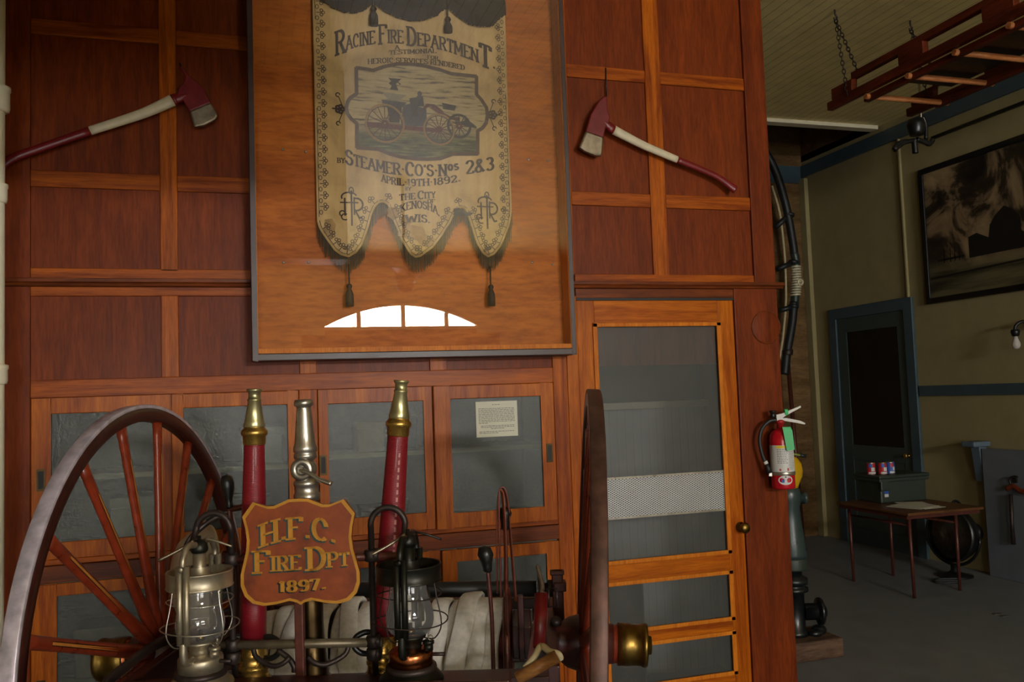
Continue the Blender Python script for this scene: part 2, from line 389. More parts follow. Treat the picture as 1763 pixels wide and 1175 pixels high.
# ================================================================ THE SETTING
YW = 3.95                                    # front face of the panelled wall
XL, XR, YF, YB, ZC = -2.6, 5.95, -7.0, 8.1, 4.12
struct(MB().box(XL, XR+.2, YF, YB+.2, -.1, 0).build('floor', MT['floor']))
ce = MB().box(XL, XR+.2, YF, 3.98, ZC, ZC+.1).box(2.70, XR+.2, 3.98, 6.9, ZC, ZC+.1)
struct(ce.build('ceiling', MT['ceil']))
# hose tower shaft above the opening at the back
sh = MB().box(2.6, XR+.2, 6.86, 6.9, ZC+.1, 6.5).box(2.6, XR+.2, YB, YB+.2, 4.0, 6.5).box(2.6, 2.7, 6.9, YB, 4.0, 6.5).box(XR, XR+.2, 6.9, YB, ZC-.02, 6.5).box(2.6, XR+.2, 6.9, YB, 6.5, 6.6)
struct(sh.build('wall_shaft', MT['brickwood']))
struct(MB().box(2.70, XR-.03, 6.83, 6.93, ZC-.035, ZC+.015).build('trim_1', MT['whitepaint'], bevel=.004))
struct(MB().box(XR, XR+.2, YF, YB+.2, 0, ZC+.05).build('wall_right', MT['cream']))
struct(MB().box(2.6, XR+.2, YB, YB+.2, 0, 4.05).build('wall_far', MT['brickwood']))
struct(MB().box(XL-.2, XL, YF, 4.0, 0, ZC+.05).build('wall_left', MT['cream']))
# front wall (behind the viewer) with the arched transom over the wagon door
fw = MB()
TX0, TX1, TZ0, TZ1 = 1.28, 3.93, 2.88, 3.24
WINS = [(-2.3, -.75, 1.0, 2.35)]
fw.box(XL, -2.3, YF-.2, YF, 0, ZC).box(-2.3, -.75, YF-.2, YF, 0, 1.0).box(-2.3, -.75, YF-.2, YF, 2.35, ZC).box(-.75, .9, YF-.2, YF, 0, ZC)
fw.box(.9, 4.35, YF-.2, YF, TZ1, ZC).box(4.35, XR+.2, YF-.2, YF, 0, ZC).box(.9, TX0, YF-.2, YF, 2.75, TZ1).box(TX1, 4.35, YF-.2, YF, 2.75, TZ1)
n = 24; mid = (TX0+TX1)/2
for i in range(n):                          # masonry filling above the arch
    xa, xb = TX0+(TX1-TX0)*i/n, TX0+(TX1-TX0)*(i+1)/n
    za = TZ0+(TZ1-TZ0)*(1-((xa-mid)/(TX1-mid))**2); zb = TZ0+(TZ1-TZ0)*(1-((xb-mid)/(TX1-mid))**2)
    fw.prism([(xa, YF, za), (xb, YF, zb), (xb, YF, TZ1), (xa, YF, TZ1)], (0, -.2, 0))
struct(fw.build('wall_front', simple('front_wall_brown', '#cdbca0', .6)))
tw = MB(); P = [(TX0, YF-.12, TZ0)]+[(TX0+(TX1-TX0)*i/n, YF-.12, TZ0+(TZ1-TZ0)*(1-((TX0+(TX1-TX0)*i/n-mid)/(TX1-mid))**2)) for i in range(1, n)]+[(TX1, YF-.12, TZ0)]
tw.prism(P, (0, -.01, 0))
win = struct(tw.build('window_1', emis('transom_daylight', (1, .98, .95, 1), TRANSOM)))
wf = MB()
for x in (1.86, 2.62, 3.38): wf.box(x-.035, x+.035, YF-.11, YF-.05, TZ0, TZ0+(TZ1-TZ0)*(1-((x-mid)/(TX1-mid))**2))
wf.box(TX0, TX1, YF-.11, YF-.03, TZ0-.05, TZ0)
wf.build('window_frame', MT['whitepaint'], win)
dr = MB().box(.9, 4.35, YF-.16, YF-.1, 0, 1.25).box(.9, 4.35, YF-.16, YF-.1, 1.95, 2.85)
for k in range(6): dr.box(.9+k*.69-.06, .9+k*.69+.06, YF-.16, YF-.1, 1.25, 1.95)
door3 = struct(dr.build('door_3', MT['doorrail']))
pm = emis('door_pane_daylight', (1, .98, .95, 1), PANES)
for k in range(5): MB().box(.96+k*.69, .9+(k+1)*.69-.06, YF-.14, YF-.13, 1.25, 1.95).build('pane', pm, door3)
w2 = struct(MB().box(-2.3, -.75, YF-.14, YF-.13, 1.0, 2.35).build('window_2', emis('window_daylight', (1, .98, .95, 1), SIDEWIN)))
MB().box(-1.55, -1.5, YF-.12, YF-.06, 1.0, 2.35).box(-2.3, -.75, YF-.12, YF-.06, 1.65, 1.7).build('window_frame', MT['whitepaint'], w2)

# unseen ceiling block added to shade the upper left of the panelled wall
struct(MB().box(XL, .75, .9, 1.2, 2.68, ZC).build('shade_beam_1', MT['moulding'], bevel=.01))
# ---------------------------------------------------------------- panelled wall
core = MB().box(XL, 2.68, YW+.022, YW+.06, 1.75, ZC).box(XL, -.85, YW+.022, YW+.06, 0, 1.75).box(2.63, 2.69, YW+.03, YB, 0, ZC)
wall = struct(core.build('wall_back', MT['panel']))
YP, PT = YW+.012, .012
ST = (-.338, -.268, .233, .306, .821, .903)
def panel(x0, x1, z0, z1): MB().box(x0, x1, YP, YP+PT, z0, z1).build('panel', MT['panel'], wall)
def stile(x0, x1, z0, z1, m='stile', y=YW): MB().box(x0, x1, y, YW+.03, z0, z1).build('stile', MT[m], wall, bevel=.003)
def rail(x0, x1, z0, z1, m='rail', y=YW): MB().box(x0, x1, y, YW+.03, z0, z1).build('rail', MT[m], wall, bevel=.003)
stile(-1.02, -.836, .0, ZC, 'panel', YW-.004); stile(-2.6, -1.02, 0, ZC, 'panel', YW+.002)
cols = [(-.836, -.338), (-.268, .233), (.306, .821), (.903, 1.47)]
rows_up = [(2.215, 2.555), (2.625, 3.205), (3.27, 3.75), (3.82, 4.08)]
for a, b in cols:
    for z0, z1 in rows_up: panel(a-.01, b+.01, z0-.01, z1+.01)
    panel(a-.01, b+.01, 1.74, 2.11)
for a, b in ((1.56, 1.99), (2.078, 2.572)):
    for z0, z1 in rows_up: panel(a-.01, b+.01, z0-.01, z1+.01)
for a, b in ((-.338, -.268), (.233, .306), (.821, .903), (1.47, 1.56)):
    stile(a, b, 2.205, ZC); 
for a, b in ((-.338, -.268), (.233, .306), (.821, .903)): stile(a, b, 1.75, 2.10)
stile(1.99, 2.078, 2.205, ZC)
for z0, z1 in ((2.555, 2.625), (3.205, 3.27), (3.75, 3.82), (4.06, ZC)):
    for a, b in cols+[(1.56, 1.99), (2.078, 2.572)]: rail(a, b, z0, z1)
rail(-.836, 1.47, 2.165, 2.215); rail(1.56, 2.572, 2.165, 2.21)
rail(-.836, 1.426, 2.098, 2.145); rail(1.56, 2.45, 2.09, 2.145, 'moulding')
rail(-.836, 1.426, 1.678, 1.752); rail(-.836, 1.426, .93, .998, 'moulding', YW-.006); rail(-.836, 1.426, 1.0, 1.022)
stile(1.426, 1.50, 0, 2.10, 'stile'); stile(1.50, 1.56, 0, 2.10, 'doorwood', YW-.002)
# corner post with its round wooden plug
post = MB().box(2.572, 2.70, YW-.006, YW+.05, 2.15, ZC).build('stile', MT['post'], wall, bevel=.004)
post2 = MB().box(2.44, 2.70, YW-.008, YW+.05, 0, 2.15).build('stile', MT['post'], wall, bevel=.005)
tr = MB(); 
for x0, x1 in ((-1.02, .029), (1.509, 2.735)):
    tr.prism([(x0, YW, 2.135), (x0, YW-.018, 2.138), (x0, YW-.022, 2.150), (x0, YW-.030, 2.154), (x0, YW-.030, 2.170), (x0, YW, 2.172)], (x1-x0, 0, 0))
struct(tr.build('trim_2', MT['moulding'], bevel=.002))
pl = MB().lathe([(.0, .004), (.080, .004), (.084, .003), (.086, 0)], (2.622, YW-.008, 1.934), (0, -1, 0), 40)
plug = pl.build('plug', MT['post'], wall)
MB().tube(arcpts((2.622, YW-.010, 1.934), .085, 0, 2*PI, 40)[:-1], .0035, 6, True).build('rim', MT['moulding'], plug)

# ---------------------------------------------------------------- built-in cabinets with sliding glass doors
def sash(parent, x0, x1, z0, z1, gx0, gx1, gz0, gz1, y, glass, pull=None):
    m = MB()
    m.box(x0, gx0, y, y+.022, z0, z1).box(gx1, x1, y, y+.022, z0, z1).box(gx0, gx1, y, y+.022, z0, gz0).box(gx0, gx1, y, y+.022, gz1, z1)
    d = m.build('sliding_door', MT['doorwood'], parent, bevel=.003)
    MB().box(gx0-.004, gx1+.004, y+.010, y+.014, gz0-.004, gz1+.004).build('pane', MT[glass], d)
    if pull:
        px, pz = pull
        q = MB().box(px-.016, px+.016, y-.003, y+.001, pz-.045, pz-.036).box(px-.016, px+.016, y-.003, y+.001, pz+.036, pz+.045).box(px-.016, px-.010, y-.003, y+.001, pz-.036, pz+.036).box(px+.010, px+.016, y-.003, y+.001, pz-.036, pz+.036).box(px-.012, px+.012, y-.0012, y+.001, pz-.04, pz+.04, 1)
        q.build('finger_pull', [MT['brass_dark'], MT['dark']], d)
    return d
def cabinet(label, x0, x1, z0, z1, shelves):
    t = thing('glazed_cabinet', label, 'cabinet', (0, 0, 0))
    yb = YW+.47
    b = MB().box(x0, x1, yb, yb+.015, z0, z1).box(x0, x0+.015, YW+.06, yb, z0, z1).box(x1-.015, x1, YW+.06, yb, z0, z1).box(x0, x1, YW+.045, yb, z0, z0+.015).box(x0, x1, YW+.03, yb, z1-.015, z1)
    b.build('cabinet_body', CABIN, t)
    for z in shelves: MB().box(x0+.016, x1-.016, YW+.10, yb-.002, z-.011, z+.011).build('shelf', MT['whitepaint'], t)
    return t
CABIN = simple('cabinet_inside', '#6a675a', .6)
Z0, Z1 = 1.022, 1.676
c1 = cabinet('upper glazed cabinet behind the cart\'s left wheel, sliding glass doors', -.834, .232, Z0, Z1, (1.34,))
sash(c1, -.838, -.270, Z0-.004, Z1+.004, -.766, -.345, 1.088, 1.612, YW+.016, 'frost', (-.800, 1.344))
sash(c1, -.300, .226, Z0-.002, Z1+.001, -.256, .180, 1.095, 1.617, YW-.008, 'frost')
stile(.228, .306, Z0, 1.68, 'stile')
c2 = cabinet('upper glazed cabinet with the typed notice, beside the screen door', .307, 1.425, Z0, Z1, (1.37,))
sash(c2, .310, .832, Z0-.004, Z1+.004, .350, .792, 1.098, 1.612, YW+.016, 'frost', (.328, 1.341))
sash(c2, .832, 1.422, Z0-.002, Z1+.001, .908, 1.358, 1.089, 1.615, YW-.008, 'frost2', (1.390, 1.341))
c3 = cabinet('lower glazed cabinet behind the left wheel\'s spokes', -.834, .232, .05, .928, (.48,))
sash(c3, -.838, -.290, .053, .922, -.746, -.345, .20, .872, YW+.016, 'frost', (-.800, .5))
sash(c3, -.300, .226, .053, .922, -.256, .180, .20, .872, YW-.008, 'frost')
c4 = cabinet('lower glazed cabinet behind the hose reel and the strap', .307, 1.425, .05, .928, (.48,))
sash(c4, .310, .850, .053, .922, .350, .792, .20, .872, YW+.016, 'frost')
sash(c4, .852, 1.422, .053, .922, .918, 1.360, .20, .866, YW-.008, 'frost2', (1.392, .5))
stile(.228, .306, .0, .93, 'stile'); rail(-.836, 1.426, 0, .05)
# things kept in the cabinets, blurred by the panes
def boxthing(name, label, cat, x0, x1, y0, y1, z0, z1, mat, group=None):
    t = thing(name, label, cat, ((x0+x1)/2, (y0+y1)/2, z0), (0, 0, 0), group)
    w, d, h = (x1-x0)/2, (y1-y0)/2, z1-z0
    MB().box(-w, w, -d, d, 0, h*.82).build('box', mat, t, bevel=.004)
    MB().box(-w-.004, w+.004, -d-.004, d+.004, h*.78, h).build('lid', mat, t, bevel=.003)
    return t
C_ = lambda h: simple('carton_'+h[1:], h, .6)
CW = C_('#e6e6e2')
boxthing('carton', 'white blurred carton behind the top left frosted pane', 'box', -.56, -.36, 4.10, 4.32, 1.038, 1.24, CW)
boxthing('carton', 'small pale blurred carton behind the pane left of the red pipe', 'box', -.02, .16, 4.12, 4.32, 1.352, 1.52, CW)
boxthing('carton', 'grey blurred carton low behind the second frosted pane', 'box', -.2, .1, 4.14, 4.32, 1.038, 1.2, C_('#7c7f83'))
boxthing('carton', 'tan blurred carton behind the pane beside the tall red pipe', 'box', .50, .62, 4.10, 4.28, 1.382, 1.52, C_('#b39a72'))
boxthing('carton', 'blue blurred carton behind the pane beside the tall red pipe', 'box', .66, .78, 4.10, 4.28, 1.382, 1.54, C_('#2c4a66'))
boxthing('carton', 'orange blurred carton low behind the valve handle', 'box', .36, .45, 4.06, 4.2, 1.038, 1.17, C_('#b05a2a'))
boxthing('carton', 'dark red blurred carton low behind the tall red pipe', 'box', .50, .64, 4.06, 4.2, 1.038, 1.13, C_('#7a2b22'))
boxthing('carton', 'dark green blurred carton low behind the valve handle', 'box', .655, .72, 4.06, 4.18, 1.038, 1.16, C_('#2f4a35'))
boxthing('carton', 'beige blurred carton behind the lower left pane', 'box', -.70, -.4, 4.1, 4.3, .493, .70, C_('#8d866f'))
# typed notice on the right pane
nt = thing('paper_notice', 'white typed notice taped on the frosted cabinet pane', 'notice', (1.135, YW-.002, 1.431))
MB().box(-.102, .102, -.0012, 0, 0, .167).build('sheet', MT['paper'], nt)
ink = MB(); random.seed(3)
def line(z, x0, x1):
    x = x0
    while x < x1-.004:
        wd = min(random.uniform(.006, .018), x1-x); ink.quad((x, -.0018, z), (x+wd, -.0018, z), (x+wd, -.0018, z+.0022), (x, -.0018, z+.0022)); x += wd+.0028
line(.150, -.022, .022)
for k in range(11): line(.132-k*.0068, -.09, .088 if k < 10 else -.04)
for k in range(3): line(.051-k*.0068, -.08 if k < 2 else -.03, .088 if k < 2 else .04)
for k in range(2): line(.024-k*.0068, -.088, .088 if k < 1 else .01)
ink.build('lettering', MT['ink'], nt)

# ---------------------------------------------------------------- screen door
dx0, dx1 = 1.562, 2.438
dm = MB()
dm.box(dx0, 1.655, YW+.004, YW+.042, .02, 2.078).box(2.345, dx1, YW+.004, YW+.042, .02, 2.078)
door = dm.build('door_1', MT['doorwood'], bevel=.003); struct(door)
for z0, z1 in ((1.955, 2.078), (.688, .79), (.386, .456), (.02, .187)): MB().box(1.655, 2.345, YW+.004, YW+.042, z0, z1).build('rail', MT['doorrail'], door, bevel=.003)
bead = MB()
for z0, z1 in ((.79, 1.955), (.456, .688), (.187, .386)):
    for a in (1.655, 2.345):
        bead.box(a-.012, a+.012, YW-.004, YW+.006, z0-.012, z1+.012)
    for z in (z0, z1): bead.box(1.643, 2.357, YW-.004, YW+.006, z-.010, z+.010)
bead.build('bead', MT['caselip'], door, bevel=.002)
SCR = screenmat('wire_screen', '#565753', .62)
for z0, z1 in ((.79, 1.955), (.456, .688), (.187, .386)): MB().quad((1.66, YW+.02, z0), (2.34, YW+.02, z0), (2.34, YW+.02, z1), (1.66, YW+.02, z1)).build('screen', SCR, door)
g = MB().quad((1.657, YW+.008, 1.004), (2.343, YW+.008, 1.004), (2.343, YW+.008, 1.197), (1.657, YW+.008, 1.197))
gd = g.build('mesh_guard', screenmat('expanded_metal', '#b9bbb9', .5, True), door)
MB().box(1.657, 2.343, YW+.003, YW+.009, 1.193, 1.203).box(1.657, 2.343, YW+.003, YW+.009, .998, 1.008).build('guard_bar', MT['nickel'], gd)
kb = MB().lathe([(.026, 0), (.026, .004), (.010, .008), (.010, .028), (.024, .036), (.028, .048), (.022, .060), (0, .063)], (2.414, YW+.004, .909), (0, -1, 0), 24)
kb.build('door_knob', MT['brass_dull'], door)
MB().box(1.56, 2.44, YW-.002, YW+.03, 2.078, 2.09).build('jamb', MT['dark'], door)
# porch beyond the screen: low beadboard wainscot, plain wall above
struct(MB().box(1.52, 2.62, 4.62, 4.66, 0, 1.52).build('wall_inner', MT['beadpale']))
struct(MB().box(1.52, 2.62, 4.66, 4.70, 1.52, 2.6).build('wall_inner_upper', simple('inner_wall_grey', '#494a44', .7)))
struct(MB().box(1.52, 2.62, 4.56, 4.66, 1.52, 1.56).build('trim_3', MT['whitepaint'], bevel=.004))
struct(MB().box(1.52, 1.54, 4.0, 4.62, 0, 2.6).build('wall_inner_side', simple('inner_wall_grey2', '#77786f', .7)))
bt = thing('storage_drum', 'dim dark drum behind the screen door, low', 'drum', (1.92, 4.42, 0))
MB().lathe([(.13, 0), (.14, .02), (.14, .30), (.135, .31), (.14, .32), (.14, .60), (.13, .62)], n=28).build('barrel', MT['iron'], bt)
MB().lathe([(.132, .62), (.134, .635), (.03, .65), (0, .65)], n=28).build('lid', MT['rubber'], bt)

# ---------------------------------------------------------------- right side wall: trims, door, picture, bracket
struct(MB().box(XR-.03, XR, YF, YB, 3.92, 4.05).build('trim_4', MT['teal'], bevel=.004))
struct(MB().box(2.7, XR, YB-.02, YB, 3.86, 4.05).build('trim_5', MT['teal']))
struct(MB().box(XR-.022, XR, YF, 6.53, 1.489, 1.582).build('trim_6', MT['teal'], bevel=.004))
struct(MB().box(XR-.05, XR, 8.0, YB, 0, 3.9).build('trim_7', MT['cream'], bevel=.006))
struct(MB().box(XR-.025, XR, 6.585, 6.61, 2.41, 3.92).build('trim_8', MT['cream'], bevel=.006))
d2 = MB().box(XR-.03, XR, 6.55, 6.66, 0, 2.41).box(XR-.03, XR, 7.64, 7.75, 0, 2.41).box(XR-.03, XR, 6.66, 7.64, 2.30, 2.41)
casing = struct(d2.build('trim_9', MT['teal'], bevel=.004))
lf = MB().box(XR-.012, XR, 6.66, 6.77, 0, 2.30).box(XR-.012, XR, 7.50, 7.64, 0, 2.30).box(XR-.012, XR, 6.77, 7.50, 2.155, 2.30).box(XR-.012, XR, 6.77, 7.50, .85, 1.0).box(XR-.012, XR, 6.77, 7.50, 0, .16).box(XR-.006, XR, 6.77, 7.50, .16, .85)
lef = struct(lf.build('door_2', simple('door_grey_green', '#3c4a48', .4, 0, .1, 10), bevel=.003))
dg = NT('dark_door_glass'); dg.b.inputs['Base Color'].default_value = L('#0e0f0d'); dg.b.inputs['Roughness'].default_value = .25
MB().box(XR-.005, XR-.001, 6.77, 7.50, 1.0, 2.155).build('pane', dg.m, lef)
MB().lathe([(.02, 0), (.008, .006), (.008, .03), (.025, .038), (.025, .05), (0, .06)], (XR-.012, 6.72, .93), (-1, 0, 0), 20).build('door_knob', MT['brass'], lef)
# ================================================================ DISPLAY CASE
CX0, CX1, CZ0, CZ1, CY = .030, 1.508, 1.806, 3.86, 3.83
case = thing('display_case', 'shallow glazed wooden wall case holding the old silk banner', 'display case')
fr = MB()
fr.box(CX0, CX0+.022, CY, YW-.001, CZ0, CZ1).box(CX1-.020, CX1, CY, YW-.001, CZ0, CZ1).box(CX0+.022, CX1-.02, CY, YW-.001, CZ0, CZ0+.030).box(CX0+.022, CX1-.02, CY, YW-.001, CZ1-.03, CZ1)
fr.build('case_frame', MT['caseframe'], case, bevel=.003)
ln = MB().box(CX1-.026, CX1-.0205, CY+.006, YW-.02, CZ0+.03, CZ1-.03).box(CX0+.0225, CX0+.028, CY+.006, YW-.02, CZ0+.03, CZ1-.03).box(CX0+.028, CX1-.026, CY+.001, CY+.010, CZ0+.031, CZ0+.052).box(CX0+.028, CX1-.026, CY+.010, YW-.02, CZ0+.031, CZ0+.036)
ln.build('liner', MT['caselip'], case)
MB().box(CX0+.022, CX1-.02, YW-.016, YW-.003, CZ0+.03, CZ1-.03).build('back_board', MT['caseback'], case)
MB().quad((CX0+.026, CY+.004, CZ0+.034), (CX1-.024, CY+.004, CZ0+.034), (CX1-.024, CY+.004, CZ1-.034), (CX0+.026, CY+.004, CZ1-.034)).build('case_glazing', MT['clearglass'], case)
for x, z in ((.177, 2.757), (.276, 2.752), (.171, 2.246), (.279, 2.248), (1.335, 2.766), (1.435, 2.766), (1.335, 2.261), (1.44, 2.252)):
    MB().lathe([(.0065, 0), (.006, .003), (.003, .005), (0, .0055)], (x, YW-.016, z), (0, -1, 0), 12).build('screw', MT['nickel'], case)
# ---------------------------------------------------------------- the banner
ban = thing('banner', 'cream silk testimonial banner hanging inside the wall case', 'banner', (0, 0, 0))
OUT = [(.318, 2.43), (.326, 2.40), (.340, 2.375), (.36, 2.345), (.391, 2.300), (.42, 2.278), (.455, 2.269), (.49, 2.29), (.521, 2.333), (.545, 2.40), (.564, 2.465), (.582, 2.505), (.600, 2.522), (.618, 2.524), (.636, 2.512), (.66, 2.44), (.694, 2.35), (.733, 2.285), (.757, 2.270), (.782, 2.275), (.843, 2.320), (.89, 2.38), (.93, 2.440), (.955, 2.49), (.974, 2.508), (.99, 2.512), (1.005, 2.500), (1.03, 2.42), (1.053, 2.345), (1.08, 2.298), (1.108, 2.279), (1.14, 2.293), (1.173, 2.332), (1.205, 2.40), (1.222, 2.44), (1.231, 2.50)]
BX0, BX1 = OUT[0][0], OUT[-1][0]
def zbot(x):
    if x <= BX0: return OUT[0][1]
    for (xa, za), (xb, zb) in zip(OUT, OUT[1:]):
        if x <= xb: return za+(zb-za)*(x-xa)/(xb-xa)
    return OUT[-1][1]
def yb(x, z):
    q = 1-.9*max(0, min(1, (x-.40)/.06, (1.18-x)/.06, (z-2.70)/.05, (3.24-z)/.05))
    return 3.905+q*(.004*sin(9*x+2.1*z)+.003*sin(23*x-5*z)+.0015*sin(61*x+9*z)+.006*max(0, 2.5-z)*sin(30*x+14*z))
def bp(x, z, off=.002): return (x, yb(x, z)-off, z)
nx, nz = 150, 60; vs = []
for i in range(nx+1):
    x = BX0+(BX1-BX0)*i/nx; z0 = zbot(x)
    for j in range(nz+1):
        z = z0+(3.80-z0)*j/nz; vs.append((x, yb(x, z), z))
sk = NT('aged_silk'); v = sk.coords((1, 1, 1)); nz1 = sk.noise(v, 4, 6, .6, .5); nz2 = sk.noise(sk.coords((1, 1, .12)), 30, 4)
col = sk.ramp(nz1, [(.3, L('#977a45')), (.5, L('#bb9a5f')), (.7, L('#ccab70'))])
mx = sk.add('ShaderNodeMix', data_type='RGBA', blend_type='MULTIPLY'); mx.inputs['Factor'].default_value = .5
sk.link(col, mx.inputs['A']); sk.link(sk.ramp(nz2, [(.35, (.75, .72, .66, 1)), (.6, (1.08, 1.08, 1.05, 1))]), mx.inputs['B']); sk.link(mx.outputs['Result'], sk.b.inputs['Base Color'])
sk.b.inputs['Roughness'].default_value = .6; sk.b.inputs['Sheen Weight'].default_value = .2; sk.bump(nz1, .5, .012)
m = MB(); fs = [(i*(nz+1)+j, (i+1)*(nz+1)+j, (i+1)*(nz+1)+j+1, i*(nz+1)+j+1) for i in range(nx) for j in range(nz)]
m.add(vs, fs, True)
cl = m.build('cloth', sk.m, ban)
so = cl.modifiers.new('thick', 'SOLIDIFY'); so.thickness = .0012; so.offset = 1
BRN, DBR = simple('banner_brown', '#33200e', .6, 0, .15, 40, 0), simple('banner_dark', '#2d2114', .7, 0, .25, 60)
PLUM = simple('banner_plum', '#4c3620', .6, 0, .15, 40, 0)
# frayed torn tan patch on the middle tail and a brown mark on the right scallop
pt_ = MB(); random.seed(11)
def blob(cx, cz, rx, rz, n=16, off=.0022, mi=0):
    c = bp(cx, cz, off); ring = []
    for k in range(n):
        a = 2*PI*k/n; q = random.uniform(.72, 1.1); ring.append(bp(cx+rx*q*cos(a), cz+rz*q*sin(a), off))
    pt_.add([c]+ring, [(0, 1+k, 1+(k+1) % n) for k in range(n)], False, mi)
blob(.745, 2.385, .07, .04); blob(.71, 2.44, .035, .03); blob(.81, 2.35, .05, .03); blob(.985, 2.485, .05, .014, mi=1); blob(.97, 2.50, .03, .012, mi=1)
blob(.66, 2.475, .03, .035); blob(.375, 2.40, .03, .05, mi=0)
pt_.build('worn_patch', [simple('worn_tan', '#9c7b49', .7, 0, .25, 30), DBR], ban)
# lettering
lt = MB()
def arcline(x0, z0, xm, zm, x1, z1):
    # quadratic through three points
    def f(u):
        a = 2*(u-.5)*(u-1); b = 4*u*(1-u); c = 2*u*(u-.5)
        return a*x0+b*xm+c*x1, a*z0+b*zm+c*z1
    return f
def put(text, f, h, scales=None, thick=.19, thin=.10, serif=.22, gap=.07):
    def pl(u, vv):
        x, z = f(u); return bp(x, z+vv, .0028)
    letters(lt, text, pl, h, thick, thin, serif, gap, scales)
put('RACINE FIRE DEPARTMENT.', arcline(.416, 3.204, .762, 3.282, 1.172, 3.190), .060, [1.75, 1, 1, 1, 1, 1, .6, 1.5, 1, 1, 1, .6, 1.45, 1, 1, 1, 1, 1, 1, 1, 1, 1.75, 1])
put('A', arcline(.690, 3.250, .70, 3.251, .712, 3.251), .018)
put('TESTIMONIAL', arcline(.662, 3.220, .775, 3.238, .886, 3.249), .020)
put('FOR.', arcline(.842, 3.216, .872, 3.216, .904, 3.214), .018)
put('HEROIC-SERVICES-RENDERED', arcline(.562, 3.168, .795, 3.191, 1.022, 3.176), .023)
put('BY', arcline(.413, 2.70, .43, 2.70, .447, 2.70), .022)
put("STEAMER-CO'S-Nos 2&3", arcline(.45, 2.70, .77, 2.655, 1.150, 2.703), .052, [1.25]+[1]*7+[1.2]+[1]*8+[1.15]*3, thick=.2)
put('APRIL-19TH-1892.', arcline(.610, 2.622, .77, 2.606, .985, 2.640), .032)
put('BY', arcline(.718, 2.583, .73, 2.583, .748, 2.583), .016)
put('THE CITY', arcline(.69, 2.535, .78, 2.546, .862, 2.556), .028, [1, 1, 1, .5, 1.35, 1, 1, 1])
put('OF', arcline(.822, 2.528, .84, 2.529, .858, 2.529), .018)
put('KENOSHA,', arcline(.693, 2.478, .79, 2.502, .88, 2.470), .034)
put('WIS.', arcline(.715, 2.432, .78, 2.438, .832, 2.434), .034)
lt.build('lettering', BRN, ban)
# two monograms of overlaid letters and two small blossoms
mg = MB()
def stroke(mb, pts, w, off=.003, mi=0, mp=None):
    q = mp or (lambda x, z: bp(x, z, off))
    for (xa, za), (xb, zb) in zip(pts, pts[1:]):
        dx, dz = xb-xa, zb-za; l = math.hypot(dx, dz) or 1e-6; nx_, nz_ = -dz/l*w/2, dx/l*w/2; ex, ez = dx/l*w*.15, dz/l*w*.15
        mb.quad(q(xa+nx_-ex, za+nz_-ez), q(xa-nx_-ex, za-nz_-ez), q(xb-nx_+ex, zb-nz_+ez), q(xb+nx_+ex, zb+nz_+ez), mi)
def ringp(cx, cz, rx, rz, n=14, a0=0, a1=360): return [(cx+rx*cos(math.radians(a0+(a1-a0)*i/n)), cz+rz*sin(math.radians(a0+(a1-a0)*i/n))) for i in range(n+1)]
for cx, cz, sgn in ((.472, 2.498, 1), (1.11, 2.500, -1)):
    stroke(mg, [(cx, cz+.075), (cx, cz-.085)], .008)
    stroke(mg, [(cx-.03, cz+.04), (cx-.03, cz-.04)], .008); stroke(mg, [(cx+.012, cz+.045), (cx+.012, cz-.035)], .007)
    stroke(mg, [(cx-.05, cz+.02), (cx+.03, cz+.02)], .006)
    stroke(mg, ringp(cx+.022, cz+.012, .028, .028, 14, 110, -110), .008); stroke(mg, ringp(cx-.01, cz+.045, .034, .022, 12, 20, 200), .007)
    stroke(mg, [(cx+.012, cz-.008), (cx+.034, cz-.05), (cx+.046, cz-.046)], .008); stroke(mg, ringp(cx-.042, cz-.03, .012, .012, 8, 0, 270), .006)
    stroke(mg, ringp(cx, cz+.075, .010, .016, 8, 0, 360), .005); stroke(mg, ringp(cx-.03, cz-.046, .016, .014, 8, 60, 300), .006)
for cx, cz, sg in ((.43, 2.948, -1), (1.150, 2.966, 1)):
    for k in range(5): stroke(mg, ringp(cx+.012*cos(k*1.257), cz+.012*sin(k*1.257), .008, .008, 8), .009)
    stroke(mg, [(cx+sg*.014, cz), (cx+sg*.034, cz+.002)], .007)
    for s2 in (1, -1):
        stroke(mg, [(cx-sg*.012, cz+s2*.014), (cx+sg*.0, cz+s2*.045), (cx+sg*.006, cz+s2*.06)], .004); stroke(mg, ringp(cx+sg*.008, cz+s2*.066, .009, .009, 8, 0, 280), .005)
mg.build('monogram', BRN, ban)
